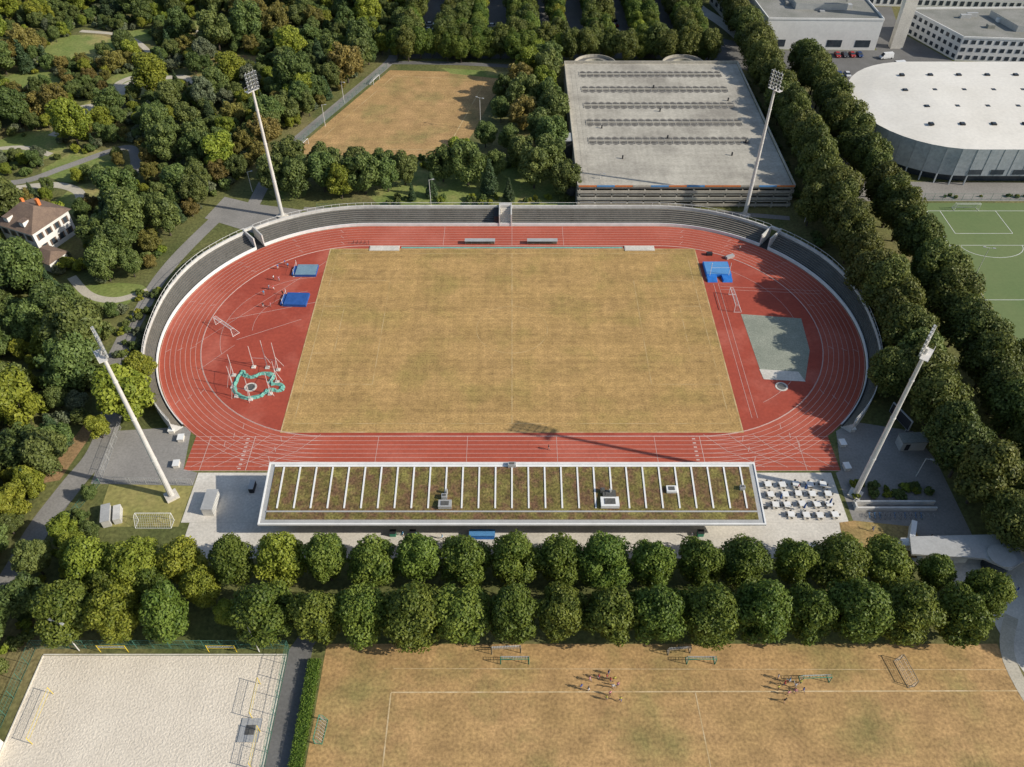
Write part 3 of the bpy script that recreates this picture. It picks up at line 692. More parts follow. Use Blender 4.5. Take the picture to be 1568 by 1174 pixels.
vnet(-79.5,56,math.pi/2);vnet(-44,59,math.pi/2,6);vnet(-42.2,50.8,math.pi/2,6)
vnet(-71.5,67.9,0,5);vnet(-52,67.9,0,5)
b=MB(); b.box((-43.9,54,.14),(3.4,4,.12),0,0);b.box((-43.9,54,.22),(1.6,1.6,.08),0,1)
b.build('wooden_sand_cover',[m_metal,m_concd])
b=MB(); b.box((-85.5,50,1.3),(2.4,4,2.6),0,0);b.box((-85.5,50,2.7),(3,4.6,.2),0,1);b.build('court_hut',[m_wallw,m_roofg])
def fence(name,pts,h,mat,step=3,mesh=.5):
    b=MB()
    for i in range(len(pts)-1):
        p,q=pts[i],pts[i+1]; L_=math.hypot(q[0]-p[0],q[1]-p[1]); k=max(1,int(L_/step))
        for j in range(k+1): t=j/k; x,y=p[0]+(q[0]-p[0])*t,p[1]+(q[1]-p[1])*t; b.cyl((x,y,0),(x,y,h),.05,n=5)
        for z in(.1,h/2,h): b.cyl((*p,z),(*q,z),.03,n=4,cap=False)
        kk=int(L_/mesh)
        for j in range(kk): t=j/kk; x,y=p[0]+(q[0]-p[0])*t,p[1]+(q[1]-p[1])*t; b.cyl((x,y,0),(x,y,h),.012,n=3,cap=False)
        z=.4
        while z<h: b.cyl((*p,z),(*q,z),.012,n=3,cap=False); z+=mesh
    return b.build(name,[mat])
fence('court_fence',[(-86,20),(-86,68.6),(-40.2,68.6),(-40.2,20)],3,m_fence)
fence('gate_fence',[(-89,122),(-88,106.2),(-68,105.6)],2.2,m_metal)
fence('perimeter_fence',[(-91,96),(-88,106)],1.8,m_fence)
fence('park_fence',[(-75.2,247),(-49.5,313)],1.8,m_fence)
fence('terrace_rear_fence',[(-60,212.8),(19,212.8)],1.4,m_fence)
def gatepost(x,y): 
    b=MB(); b.box((x,y,.45),(1.2,1.6,.9),.1,0); b.box((x,y,.95),(1.4,1.8,.1),.1,1); b.build('concrete_plinth',[m_concl,m_white])
for p in((-77,121),(-74.2,118.5),(-73,111),(77,121.5),(73.6,117),(72.6,110.3)): gatepost(*p)
# ------------------------------------------------------------ floodlight masts & lamps
def mast(x,y,H=45):
    to=Vector((0-x,CY-y,0)).normalized(); rz=math.atan2(to.y,to.x)-math.pi/2
    b=MB()
    b.box((0,0,.3),(2.6,2.6,.6),0,2)
    b.cyl((0,0,0),(0,0,H-3),.62,.32,12,0)
    for z in(12,24,34): b.cyl((0,0,z),(0,0,z+.25),.62-.3*z/H+.06,n=12,m=0)
    for k in range(42): b.box((-.55+.3*k/42,-.02,1.5+k),(.3,.05,.05),0,0)
    for k in range(5):
        z=H-3.6+k*1.0; w=1.75
        b.cyl((-w,.35,z),(w,.35,z),.06,n=5,m=0)
        n=4
        for j in range(n):
            X=-w+.2+2*(w-.2)*j/(n-1); b.box((X,.62,z+.05),(.62,.3,.62),0,1); b.box((X,.79,z+.03),(.5,.04,.48),0,3)
    for s_ in(-1,0,1): b.cyl((s_*1.2,.3,H-4.1),(s_*1.2,.3,H+1.1),.07,n=5,m=0)
    b.box((0,-.3,H-4.3),(3.8,1.5,.08),0,0)
    for s_ in(-1,1): b.cyl((s_*1.8,-1,H-4.3),(s_*1.8,-1,H-3.3),.04,n=4,m=0)
    b.cyl((-1.8,-1,H-3.3),(1.8,-1,H-3.3),.04,n=4,m=0)
    b.build('floodlight_mast',[m_pole,m_metal,m_concl,m_glass],loc=(x,y,0),rz=rz)
mast(-71.6,102.6);mast(-69.6,207.8,44);mast(70.6,208.3,44);mast(72.3,103)
def lamp(x,y,H=8,rz=0,double=True):
    b=MB(); b.cyl((0,0,0),(0,0,H),.11,.07,8,0)
    for s_ in((-1,1) if double else (1,)):
        b.cyl((0,0,H-.1),(s_*1.0,0,H),.05,n=5,m=0); b.box((s_*1.2,0,H),(.7,.4,.14),0,1); b.box((s_*1.2,0,H-.08),(.5,.3,.03),0,2)
    b.build('street_lamp',[m_pole,m_metal,m_white],loc=(x,y,0),rz=rz)
for x,y,h,d in((-45.5,68,10.5,True),(-78,68.2,10.5,True),(-62,283,8,False),(-11,262,12,True),(-25,214,9,False),(27,218,9,False),(126,175,12,True),(126,130,12,True),(-82,222,7,False),(60,316,8,True),(20,316,8,True),(-66,265,8,False),(88,205,6,False),(-60,330,8,True),(118,218,7,True),(87,108,6,False)): lamp(x,y,h,random.uniform(-.5,.5),d)
# ------------------------------------------------------------ cars
carcols=[plain('car_paint_%d'%i,c,.3) for i,c in enumerate([(.6,.6,.6),(.05,.05,.06),(.3,.31,.33),(.02,.05,.15),(.35,.03,.03),(.7,.7,.68)])]
def car(x,y,rz,van=False):
    b=MB(); L_,W,H=(4.5,1.8,1.45) if not van else (5.4,2,2.3)
    prof=[(-L_/2,.3),(-L_/2+.05,.85),(-L_/2+.9,.95),(L_/2-.6,.98),(L_/2-.03,.8),(L_/2,.35)] if not van else [(-L_/2,.3),(-L_/2+.05,.95),(-L_/2+.6,1.1),(L_/2-.1,1.15),(L_/2,.9),(L_/2,.35)]
    n=len(prof)
    V=[(p[0],-W/2,p[1]) for p in prof]+[(p[0],W/2,p[1]) for p in prof]
    b.add(V,[tuple(range(n)),tuple(range(2*n-1,n-1,-1))]+[(i,n+i,n+(i+1)%n,(i+1)%n) for i in range(n)],0)
    z0=.96 if not van else 1.12
    c=[(-L_/2+1.0,z0),(-L_/2+1.7,H),(L_/2-1.3,H),(L_/2-.5,z0)] if not van else [(-L_/2+.65,z0),(-L_/2+1.3,H),(L_/2-.15,H),(L_/2-.1,z0)]
    w0,w1=W/2-.05,W/2-.2
    V=[(c[0][0],-w0,z0),(c[1][0],-w1,H),(c[2][0],-w1,H),(c[3][0],-w0,z0),(c[0][0],w0,z0),(c[1][0],w1,H),(c[2][0],w1,H),(c[3][0],w0,z0)]
    b.add(V,[(3,2,1,0),(4,5,6,7),(0,1,5,4),(2,3,7,6)],1 if not van else 0); b.add(V,[(1,2,6,5)],0)
    if van: b.add([(v[0]-.01,v[1],v[2]) for v in V],[(0,1,5,4)],1)
    for px in(-L_/2+.85,L_/2-.85):
        for s_ in(-1,1): b.cyl((px,s_*(W/2-.2),.32),(px,s_*(W/2+.02),.32),.32,n=12,m=2)
    b.box((-L_/2-.01,.6,.7),(.06,.35,.15),0,3);b.box((-L_/2-.01,-.6,.7),(.06,.35,.15),0,3)
    b.build('parked_van' if van else 'parked_car',[random.choice(carcols) if not van else carcols[5],m_glass,m_dark,m_white],loc=(x,y,.05),rz=rz)
for k in range(9):
    if k in(4,): continue
    car(117+k*3.0,324.5+random.uniform(-.3,.3),math.pi/2+random.uniform(-.05,.05))
for k in range(7): car(112+k*3.1,306,math.pi/2)
car(151,322,math.radians(10),True);car(153,314,.2,True)
for k in range(8):
    for X in(-36,-31): 
        if random.random()<.75: car(X,338+k*3,random.choice([0,math.pi]))
for k in range(10):
    if random.random()<.7: car(44+random.uniform(-.2,.2),332+k*3.2,0)
for k in range(12):
    if random.random()<.7: car(168+k*4.6,306+(-.4)*k,math.pi/2)
for k in range(8):
    if random.random()<.8: car(-9+random.uniform(-.2,.2),332+k*3.2,0)
sheet('tree_lined_car_park',[(-44,322),(77,322),(77,420),(-44,420)],.016,m_asph)
# ------------------------------------------------------------ trees
def tree_mesh(name,seed,R,z0,z1,nl,nleaf,ls,mats,shape='round'):
    rg=np.random.default_rng(seed)
    zc,hz=(z0+z1)/2,(z1-z0)/2
    u=rg.normal(size=(nl,3)); u/=np.linalg.norm(u,axis=1)[:,None]
    k=rg.uniform(.45,.78,nl); 
    C=u*k[:,None]*np.array([R,R,hz]); 
    t=C[:,2]/hz
    if shape=='round':
        sc=np.where(t>0,1-.38*t,1-.05*(-t)); C[:,:2]*=sc[:,None]; lr=R*rg.uniform(.24,.38,nl)
    elif shape=='cone':
        C[:,2]=rg.uniform(-.95,.95,nl)*hz; f=.5*(1-C[:,2]/hz)+.06; ang=rg.uniform(0,6.283,nl)
        C[:,0]=np.cos(ang)*R*f*.65;C[:,1]=np.sin(ang)*R*f*.65; lr=R*(f*.40+.1)
    else:
        C[:,:2]*=rg.uniform(.8,1.15,nl)[:,None]; lr=R*rg.uniform(.2,.36,nl)
    C[:,2]+=zc
    lt=rg.uniform(0,1,nl)
    n=int(nleaf*1.9)
    p=lr**2/np.sum(lr**2); idx=rg.choice(nl,n,p=p)
    d=rg.normal(size=(n,3)); d[:,2]+=.25; d/=np.linalg.norm(d,axis=1)[:,None]
    pos=C[idx]+d*(lr[idx]*rg.uniform(.78,1.16,n))[:,None]
    keep=np.ones(n,bool)
    for j in range(nl):
        q=np.linalg.norm(pos-C[j],axis=1)<lr[j]*.72; keep&=~(q&(idx!=j))
    keep&=pos[:,2]>z0*.6
    pos=pos[keep][:nleaf];d=d[keep][:nleaf];idx=idx[keep][:nleaf];n=len(pos)
    nr=d+rg.normal(size=(n,3))*.42; nr/=np.linalg.norm(nr,axis=1)[:,None]
    a=np.cross(nr,rg.normal(size=(n,3))); a/=np.linalg.norm(a,axis=1)[:,None]; bb=np.cross(nr,a)
    s=ls*rg.uniform(.55,1.3,n)[:,None]
    V=np.empty((n,4,3)); V[:,0]=pos-a*s*.6;V[:,1]=pos-bb*s*.38+nr*s*.1;V[:,2]=pos+a*s*.6;V[:,3]=pos+bb*s*.38+nr*s*.1
    vs=V.reshape(-1,3)
    tint=np.clip(lt[idx]*.45+rg.uniform(0,1,n)*.55,0,1)
    mb=MB(); h=z0+hz*.7; tr=max(.14,R*.05)
    mb.cyl((0,0,-.1),(0,0,z0),tr*1.25,tr,8,1);mb.cyl((0,0,z0),(0,0,h),tr,tr*.5,7,1)
    for j in range(min(nl,9)): mb.cyl((0,0,z0+(h-z0)*(.1+.09*j)),tuple(C[j]),tr*.42,tr*.12,5,1,False)
    for j in range(nl):
        c=C[j]; r=lr[j]*.66
        ph=(1+5**.5)/2
        ico=[(-1,ph,0),(1,ph,0),(-1,-ph,0),(1,-ph,0),(0,-1,ph),(0,1,ph),(0,-1,-ph),(0,1,-ph),(ph,0,-1),(ph,0,1),(-ph,0,-1),(-ph,0,1)]
        mb.add([tuple(c+np.array(q)/1.902*r*rg.uniform(.85,1.1)) for q in ico],[(0,11,5),(0,5,1),(0,1,7),(0,7,10),(0,10,11),(1,5,9),(5,11,4),(11,10,2),(10,7,6),(7,1,8),(3,9,4),(3,4,2),(3,2,6),(3,6,8),(3,8,9),(4,9,5),(2,4,11),(6,2,10),(8,6,7),(9,8,1)],0)
    base=len(mb.v)
    allv=mb.v+[tuple(x) for x in vs.tolist()]
    fs=mb.f+[[base+4*i,base+4*i+1,base+4*i+2,base+4*i+3] for i in range(n)]
    me=bpy.data.meshes.new(name); me.from_pydata(allv,[],fs)
    for x in mats: me.materials.append(x)
    me.polygons.foreach_set('material_index',mb.m+[0]*n)
    at=me.attributes.new('tint','FLOAT','FACE'); at.data.foreach_set('value',np.concatenate([np.full(len(mb.f),.05),tint]))
    me.update(); return me
def variants(nm,cnt,seed,mat,R,z0,z1,nl,nleaf,ls,shape='round'):
    return [tree_mesh(nm,seed+i,R*(1+.08*((i%3)-1)),z0,z1*(1+.06*((i%2)-.5)),nl,nleaf,ls,[mat,m_bark],shape) for i in range(cnt)]
AV=variants('chestnut',6,10,lf_av,5.0,1.4,14.2,58,8500,.48)
AVY=variants('chestnut_y',3,30,lf_yl,4.9,1.4,13.6,54,7500,.48)
PL=variants('plane',6,50,lf_pl,6.0,1.8,17.2,58,7000,.62)
FO=variants('forest',6,70,lf_fo,4.9,1.5,12.5,40,5200,.58,'irr')
FY=[]
for src,mt in((0,lf_yl),(1,lf_gr),(2,lf_br),(3,lf_gr),(4,lf_yl)):
    m=FO[src].copy(); m.materials[0]=mt; FY.append(m)
CO=variants('conifer',3,90,lf_co,3.2,.8,15,60,4200,.5,'cone')
BU=variants('bush',3,110,lf_fo,1.9,.0,2.6,16,900,.42,'irr')
BUY=variants('bush_y',2,120,lf_yl,1.9,.0,2.4,16,900,.40,'irr')
BUG=[];BUL=[]
for s_ in BU:
    m=s_.copy(); m.materials[0]=lf_gr; BUG.append(m)
    m=s_.copy(); m.materials[0]=lf_lm; BUL.append(m)
def tree(name,mesh,x,y,s=1.0,parent=None,sz=None):
    o=bpy.data.objects.new(name,mesh); COL.objects.link(o); o.location=(x,y,0); o.rotation_euler[2]=random.uniform(0,6.28)
    s2=s if sz is None else sz; o.scale=(s*random.uniform(.95,1.05),s*random.uniform(.95,1.05),s2)
    if parent: o.parent=parent
    return o
R_=random.Random(3)
for n in range(-9,9):
    x=n*8.75; yl=R_.random()<(.85 if n<-4 else .10)
    tree('horse_chestnut_tree',R_.choice(AVY if yl else AV),x+R_.uniform(-.5,.5),82.3+R_.uniform(-.5,.5),R_.uniform(.94,1.06),None,R_.uniform(.86,.99))
for n in range(-9,10):
    x=n*8.75
    if n==-6: tree('horse_chestnut_tree',AVY[0],x+1,73.5,.55); continue
    yl=R_.random()<(.45 if n<-6 else .0)
    tree('horse_chestnut_tree',R_.choice(AVY if yl else AV),x+R_.uniform(-.5,.5),71.4+R_.uniform(-.4,.4),R_.uniform(.99,1.12),None,R_.uniform(.96,1.08))
tree('horse_chestnut_tree',AV[1],86,76,.9)
for x,y in((79,80.5),(-84,86),(-74.5,77.5),(-66,78),(-57,78)): tree('horse_chestnut_tree',R_.choice(AV+AVY),x,y,.75)
y=62
while y<420:
    if y>96: tree('plane_tree',R_.choice(PL),94.6+R_.uniform(-1,1),y+R_.uniform(-1.2,1.2),R_.uniform(.9,1.06),None,R_.uniform(.95,1.14))
    if y<302: tree('plane_tree',R_.choice(PL),110.7+R_.uniform(-1,1),y+4+R_.uniform(-1.2,1.2),R_.uniform(.93,1.12))
    y+=7.6
for x,y in((119,100),(119,109),(118,118),(119,127),(118,136),(97,91),(104,97),(103,88),(100,101),(87,132),(88,203)): tree('plane_tree',R_.choice(PL),x,y,.85)
for cx in(-41,-26,-20.5,-14,1,6.5,19,33,38.5,52,57.5,71,76):
    y=319
    while y<418:
        tree('car_park_tree',R_.choice(AV+PL[:3]+AVY[:1]),cx+R_.uniform(-.7,.7),y+R_.uniform(-1,1),R_.uniform(.8,.93)); y+=7.6
for k in range(15): 
    x=-46+k*4.6
    if x<18: tree('car_park_tree',R_.choice(AV+PL[:2]),x,321.5+R_.uniform(-1,1),R_.uniform(.8,.95))
for x in(23,29,45,61,68,78): tree('car_park_tree',R_.choice(PL),x,317.5+R_.uniform(-1,1),.85)
for x,y,m,s in((-74,221,0,1),(-67,219,1,.95),(-59,222,0,1.0),(-53,218,2,.9),(-46,221,0,1.05),(-39,222,0,.85),(-49,228,1,.9),(-60,230,0,.9),(-71,231,1,1),(-41,229,0,.8),(-34,226,1,.85),(-55,225,0,.9),(-22,228,0,.95),(-14,226,1,1.05),(-17,236,2,.85),(-6,230,0,.75),(7,224,0,1.1),(12,231,1,1.1),(3,235,0,.9),(13,243,0,1.1),(9,252,1,.95),(14,262,0,1.1),(4,262,3,.95),(13,272,0,1),(4,275,1,1.1),(12,284,2,1),(3,288,3,1),(13,296,0,1.1),(6,301,2,1.05),(14,307,0,1),(-4,268,0,.7),(-9,250,1,.7),(-1,247,0,.75),(16,219,0,.9),(-3,282,0,.8),(10,312,2,.9)):
    tree('broadleaf_tree',(FO[R_.randrange(6)] if m in(0,1) else FY[0] if m==2 else FY[2]),x,y,s*1.12)
for x,y,s in((-7,221,.8),(-1,216.5,.55),(-25,219,.6),(-31,217,.4)): tree('conifer_tree',CO[R_.randrange(3)],x,y,s)
def inpoly(x,y,P):
    c=False;j=len(P)-1
    for i in range(len(P)):
        if (P[i][1]>y)!=(P[j][1]>y) and x<(P[j][0]-P[i][0])*(y-P[i][1])/(P[j][1]-P[i][1])+P[i][0]: c=not c
        j=i
    return c
def dseg(x,y,a,b):
    dx,dy=b[0]-a[0],b[1]-a[1]; t=max(0,min(1,((x-a[0])*dx+(y-a[1])*dy)/(dx*dx+dy*dy))); return math.hypot(x-a[0]-t*dx,y-a[1]-t*dy)
PATHS=[([(-112,50),(-99,72),(-96.3,94.4),(-91.7,115),(-93,128),(-98.2,151),(-97.6,174.6),(-95.7,186),(-88,211)],4.4),([(-80,214),(-77.5,246),(-50,316)],4)]+[(g_,4) for g_ in GP]
WP=[(-250,430),(-46,430),(-46,330),(-54,322),(-82,246),(-86,228),(-93,217),(-100,200),(-101,150),(-98,125),(-99.5,95),(-104,60),(-250,40)]
wood=empty('woodland_trees')
R2=random.Random(11)
def openpark(x,y):
    if y<205 or x>-85: return 0
    return .5+.5*math.sin(x*.11+1.3+.6*math.sin(y*.06))*math.sin(y*.085+.7)
def ok(x,y,r,s):
    if math.hypot(x+137,y-196)<13 or math.hypot(x+126,y-182)<11 or math.hypot(x+133,y-184)<9: return False
    for c in CLEAR:
        if ((x-c[0])/(c[2]+1))**2+((y-c[1])/(c[3]+1))**2<1: return False
        if s>.6 and ((x-c[0])/(c[2]))**2+((y-(c[1]-c[3]*.9))/(c[3]))**2<.8: return False
    for P,w_ in PATHS:
        for i in range(len(P)-1):
            if dseg(x,y,P[i],P[i+1])<w_*.5+r*.72: return False
    if s>.58:
        for P in VIS[:3]:
            for i in range(len(P)-1):
                if dseg(x,y+7,P[i],P[i+1])<6.5: return False
    return True
grid={}
cnt=0
for _ in range(28000):
    x=R2.uniform(-250,-45);y=R2.uniform(45,430)
    if not inpoly(x,y,WP): continue
    s=R2.choice([.42,.55,.7,.85,1,1.1,1.25,1.4]); r=4.5*s
    op=openpark(x,y)
    if op>.6 and R2.random()<.85: 
        if s>.6: continue
    g=(int(x//9),int(y//9)); bad=False
    for i in(-1,0,1):
        for j in(-1,0,1):
            for (a,b_,c_) in grid.get((g[0]+i,g[1]+j),[]):
                if math.hypot(a-x,b_-y)<(c_+r)*.74: bad=True;break
    if bad or not ok(x,y,r,s): continue
    grid.setdefault(g,[]).append((x,y,r))
    q=R2.random()
    clump=math.sin(x*.05+1)*math.cos(y*.043)
    if q<.09 and s<1.15: m=R2.choice(CO)
    elif q<.27+.12*clump: m=FY[R2.choice([0,4])]
    elif q<.44 and (y<170 or clump>.3): m=FY[R2.choice([1,3])]
    elif q<.46: m=FY[2]
    else: m=R2.choice(FO)
    tree('woodland_tree',m,x,y,s,wood,s*R2.uniform(.8,1.1)); cnt+=1
print('woodland',cnt)
tree('maple_tree',FY[0],-87.6,126,1.55,None,1.15);tree('broadleaf_tree',FY[4],-88,136,.8);tree('broadleaf_tree',FY[0],-92,119,.6)
for x,y,s in((-88,91,.7),(-91,84,.8),(-89,76,.8),(-93,71,.9),(-90.5,63,.7),(-91,56,.7),(-96,60,.8),(-88,102,.35),(-101.5,80,.9),(-101.5,88,.8),(-101,97,.8),(-98,66,.7),(-84,92,.45),(-100,103,.7),(-100,116,.7)): tree('broadleaf_tree',FO[R_.randrange(6)] if R_.random()<.6 else FY[0],x,y,s)
shr=empty('understorey_shrubs')
for _ in range(3000):
    x=R2.uniform(-210,-60);y=R2.uniform(60,380)
    if not inpoly(x,y,WP): continue
    if not all(dseg(x,y,P[i],P[i+1])>w_*.5+1.4 for P,w_ in PATHS for i in range(len(P)-1)): continue
    if math.hypot(x+137,y-196)<12 : continue
    if any(((x-c[0])/c[2])**2+((y-c[1])/c[3])**2<.7 for c in CLEAR): continue
    if R2.random()<.5: tree('shrub',R2.choice(BU+BUY+BUG),x,y,R2.uniform(.5,1.5),shr)
for k in range(18):
    t=k/17; tree('yellow_hedge_shrub',BUL[k%3],-92.4+6*t,171+15*t,.66)
for k in range(60): tree('terrace_shrub',R2.choice(BU+BUG+BUY),R2.uniform(-101,-94.5) if k%2 else R2.uniform(-94,-93),R2.uniform(128,172),R2.uniform(.4,.8),shr)
for k in range(26): tree('roadside_shrub',R2.choice(BU+BUY),R2.uniform(-91,-86.5),R2.uniform(52,98),R2.uniform(.5,1),shr)
for k in range(22): tree('garden_shrub',R2.choice(BU+BUY),R2.uniform(71.5,88),R2.uniform(102.3,106.5),R2.uniform(.4,.7))
for k in range(40): 
    yy=R2.uniform(135,198); xe=42.2+math.sqrt(max(0,50.5**2-(yy-CY)**2)); tree('avenue_shrub',R2.choice(BU),max(R2.uniform(88,91),xe+2),yy,R2.uniform(.5,.9),shr)
for k in range(60): tree('lawn_shrub',R2.choice(BU+BUY),R2.uniform(-40,18),R2.choice([R2.uniform(214,218),R2.uniform(236,242)]),R2.uniform(.5,.9),shr)
for k in range(36): tree('arena_shrub',R2.choice(BU+BUY),R2.uniform(122,200),R2.uniform(218.2,219.6),R2.uniform(.3,.45),shr)
for k in range(60): tree('deck_side_shrub',R2.choice(BU),R2.uniform(87,90),R2.uniform(212,300),R2.uniform(.6,1.1),shr)
for k in range(9):
    t=k/8; tree('broadleaf_tree',FO[k%6],-84+30*t-3,250+66*t,.8+.2*R_.random())
def hedge(name,x,y0,y1,w,h,mat):
    rg=np.random.default_rng(5); n=9000
    mb=MB(); mb.box((x,(y0+y1)/2,h*.45),(w*.8,(y1-y0),h*.88),0,0)
    face=rg.integers(0,4,n); 
    px=rg.uniform(-w/2,w/2,n);py=rg.uniform(y0,y1,n);pz=rg.uniform(0,h,n)
    px=np.where(face==2,-w/2+rg.normal(0,.08,n),px);px=np.where(face==3,w/2+rg.normal(0,.08,n),px);pz=np.where(face<2,h+rg.normal(0,.1,n),pz)
    for i in range(n):
        a=Vector(rg.normal(size=3)).normalized();c=a.orthogonal().normalized();s=.22*rg.uniform(.6,1.3);p=Vector((x+px[i],py[i],pz[i]))
        mb.add([p-a*s*.6,p-c*s*.4,p+a*s*.6,p+c*s*.4],[(0,1,2,3)],0)
    o=mb.build(name,[mat]); at=o.data.attributes.new('tint','FLOAT','FACE'); at.data.foreach_set('value',np.concatenate([np.full(6,.2),rg.uniform(0,1,len(mb.f)-6)]))
hedge('clipped_hedge',-35,20,66,2.0,1.5,lf_hd)
dist=empty('distant_tree_mass')
for _ in range(260):
    s_=R2.random()
    if s_<.5: x,y=R2.uniform(-260,300),R2.uniform(425,500)
    elif s_<.75: x,y=R2.uniform(270,350),R2.uniform(60,420)
    else: x,y=R2.uniform(-260,-120),R2.uniform(-40,60)
    tree('distant_tree',R2.choice(FO+FY[:2]),x,y,R2.uniform(.8,1.2),dist)
# ------------------------------------------------------------ people
def body_mesh(name,pose):
    J={'pel':(0,0,.95),'ch':(0,.02,1.28),'nk':(0,.02,1.5),'hd':(0,.0,1.62),'ht':(0,.01,1.75)}
    sw=pose
    J.update({'hl':(.1,0,.92),'kl':(.12,-.1*sw-.02,.5),'al':(.12,.22*sw if sw>.5 else .04*sw,.09),'tl':(.13,(.22*sw if sw>.5 else .04*sw)-.2,.04),
    'hr':(-.1,0,.92),'kr':(-.12,-.25*sw,.52),'ar':(-.12,-.28*sw,.09),'tr':(-.13,-.28*sw-.2,.04),
    'sl':(.19,.02,1.42),'el':(.27,.05*sw,1.14),'wl':(.26,-.1-.2*sw,.90+.15*sw),'sr':(-.19,.02,1.42),'er':(-.27,.12*sw,1.14),'wr':(-.26,-.05+.05*sw,.88)})
    if sw<0:
        J['wl']=(.3,-.45,1.35);J['el']=(.3,-.2,1.2);J['wr']=(-.35,-.2,1.75);J['er']=(-.33,-.05,1.5)
    E=[('pel','ch'),('ch','nk'),('nk','hd'),('hd','ht'),('pel','hl'),('hl','kl'),('kl','al'),('al','tl'),('pel','hr'),('hr','kr'),('kr','ar'),('ar','tr'),('ch','sl'),('sl','el'),('el','wl'),('ch','sr'),('sr','er'),('er','wr')]
    rad={'pel':.15,'ch':.155,'nk':.06,'hd':.10,'ht':.075,'hl':.095,'hr':.095,'kl':.062,'kr':.062,'al':.042,'ar':.042,'tl':.035,'tr':.035,'sl':.06,'sr':.06,'el':.042,'er':.042,'wl':.028,'wr':.028}
    for s_ in'lr':
        w_=J['w'+s_]; e_=J['e'+s_]; d=(Vector(w_)-Vector(e_)).normalized()
        for k in range(5):
            f='f%s%d'%(s_,k); off=(k-2)*.018
            tip=Vector(w_)+d*(.17-.01*abs(k-2)-(.06 if k==4 else 0))+Vector((0,off*(2.2 if k==4 else 1),-.01)); J[f]=tuple(tip); E.append(('w'+s_,f)); rad[f]=.009
    K=list(J); me=bpy.data.meshes.new(name); me.from_pydata([J[k] for k in K],[(K.index(a),K.index(b)) for a,b in E],[])
    o=bpy.data.objects.new(name,me); COL.objects.link(o)
    md=o.modifiers.new('s','SKIN'); 
    for i,k in enumerate(K): me.skin_vertices[0].data[i].radius=(rad[k],rad[k]*.8 if k in('pel','ch') else rad[k]); me.skin_vertices[0].data[i].use_root=(k=='pel')
    sd=o.modifiers.new('d','SUBSURF'); sd.levels=1
    dg=bpy.context.evaluated_depsgraph_get(); r=bpy.data.meshes.new_from_object(o.evaluated_get(dg)); bpy.data.objects.remove(o)
    r.materials.clear()
    for k in range(4): r.materials.append(m_wallw)
    for p in r.polygons:
        c=p.center; i=0
        if c.z>1.5: i=3 if (c.z>1.7 or (c.y>.03 and c.z>1.58)) else 0
        elif c.z>.98 and abs(c.x)<.25: i=1
        elif c.z>1.14 and abs(c.x)<.34: i=1
        elif .48<c.z<=.98 and abs(c.x)<.215: i=2
        elif c.z<.1: i=3
        p.material_index=i; p.use_smooth=True
    return r
skin=plain('skin',(.45,.27,.19),.6);hair=plain('hair_dark',(.04,.025,.015),.7)
cl=[plain('cloth_%d'%i,c,.85) for i,c in enumerate([(.6,.6,.6),(.05,.1,.35),(.5,.06,.06),(.03,.03,.035),(.55,.5,.1),(.1,.3,.5),(.25,.25,.27),(.6,.25,.3)])]
PM=[body_mesh('person_a',.15),body_mesh('person_b',1.0),body_mesh('person_c',-1)]
def person(x,y,k=None,rz=None,name='person'):
    o=bpy.data.objects.new(name,PM[R_.choice([0,0,1,2]) if k is None else k]); COL.objects.link(o); o.location=(x,y,.03); o.rotation_euler[2]=R_.uniform(0,6.28) if rz is None else rz
    mm=[skin,R_.choice(cl),R_.choice([cl[3],cl[1],cl[6],cl[0]]),hair]
    for i in range(4): o.material_slots[i].link='OBJECT'; o.material_slots[i].material=mm[i]
for p in((-63.9,183.7),(-65.5,181.6),(-64.1,176.2),(-65.6,176.6),(-66,172.5),(-66.9,170),(-65.9,164.8),(-64,165),(-61.8,170),(-64.8,172.3),(-62.8,182.2)): person(*p,name='athlete')
person(8.1,115.5,1,math.pi/2,'runner'); person(65.5,190.5,0,name='athlete')
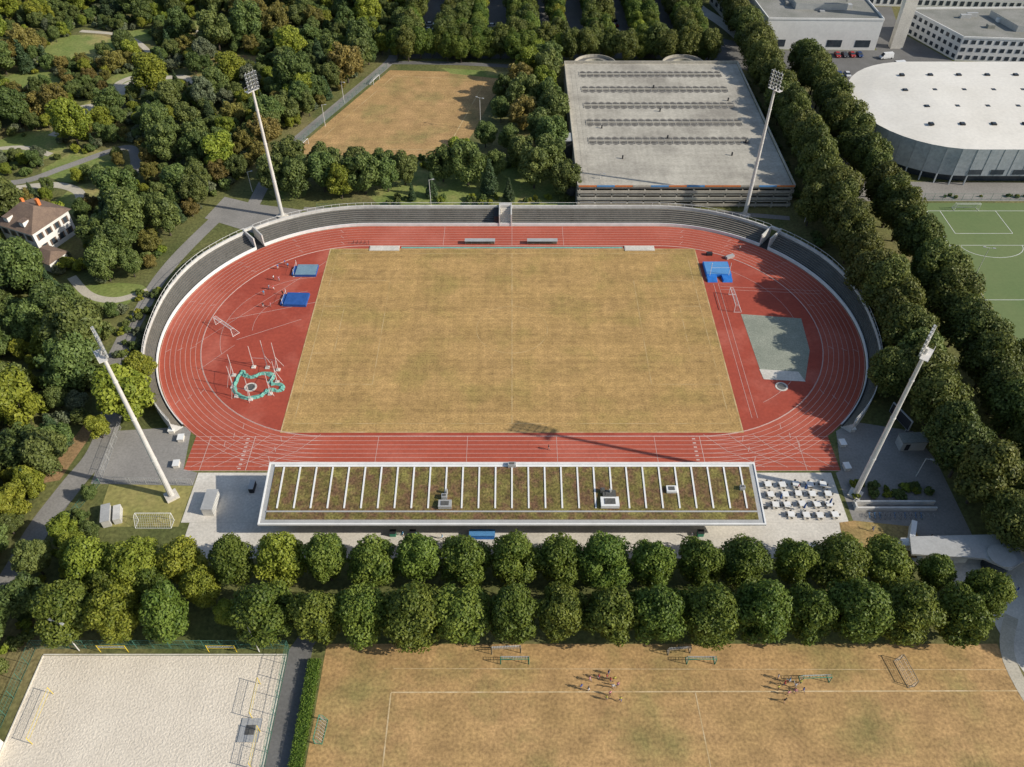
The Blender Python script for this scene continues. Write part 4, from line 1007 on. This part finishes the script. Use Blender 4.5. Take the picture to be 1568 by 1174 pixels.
for p in((13.6,62.6),(13.2,60.8),(15.2,63),(16.6,63),(17.2,62.4),(17.9,62.6),(18.4,61.6),(17.5,61.2),(16.9,60),(16.2,59.2),(18.6,59),(12,61.2),(17,63.8)): person(*p,name='football_player')
for p in((46.6,63),(46.2,61),(47.6,60),(48.4,62.3),(49.2,61.4),(50.2,62),(50.4,60.6),(48.9,60.4),(46.8,58.8),(47.4,61.7)): person(*p,name='football_player')
for p in((60.6,104.6),(-22,92.8),(-14,92),(36,92.4),(84,92),(96,80),(73,94)): person(*p,name='pedestrian')
b=MB(); b.box((-6,92.6,.7),(5,1.4,1.3),0,0);b.box((-6,92.6,1.4),(5.2,1.6,.1),0,1);b.build('covered_equipment',[m_blue,m_bluep])
for x in(-24,-20,38): 
    b=MB(); b.box((x,93,.6),(1.2,1,1.1),0,0); b.box((x,93,1.18),(1.3,1.1,.1),0,1); b.build('waste_container',[m_green,m_dark])
# ------------------------------------------------------------ light, sky, camera
sun_dir=Vector((70.6,-19,45)).normalized()
sl=bpy.data.lights.new('sun','SUN'); sl.energy=5.0; sl.angle=math.radians(.5); sl.color=(1,.94,.84)
so=bpy.data.objects.new('sun',sl); COL.objects.link(so); so.rotation_euler=sun_dir.to_track_quat('Z','Y').to_euler(); so.location=(200,0,200)
w=bpy.data.worlds.new('World'); S.world=w; w.use_nodes=True; n=w.node_tree
bg=n.nodes['Background']; sk=n.nodes.new('ShaderNodeTexSky'); sk.sky_type='NISHITA'; sk.sun_disc=False
sk.sun_elevation=math.asin(sun_dir.z); sk.sun_rotation=math.atan2(sun_dir.x,sun_dir.y)
n.links.new(sk.outputs[0],bg.inputs[0]); bg.inputs[1].default_value=.14
cam=bpy.data.cameras.new('camera'); co=bpy.data.objects.new('camera',cam); COL.objects.link(co)
co.location=(0,0,136.3); co.rotation_euler=(math.radians(45),0,0); cam.sensor_width=36; cam.lens=28.2; cam.clip_end=5000; cam.clip_start=1
S.camera=co
S.view_settings.view_transform='Standard'; S.view_settings.look='None'; S.view_settings.exposure=0
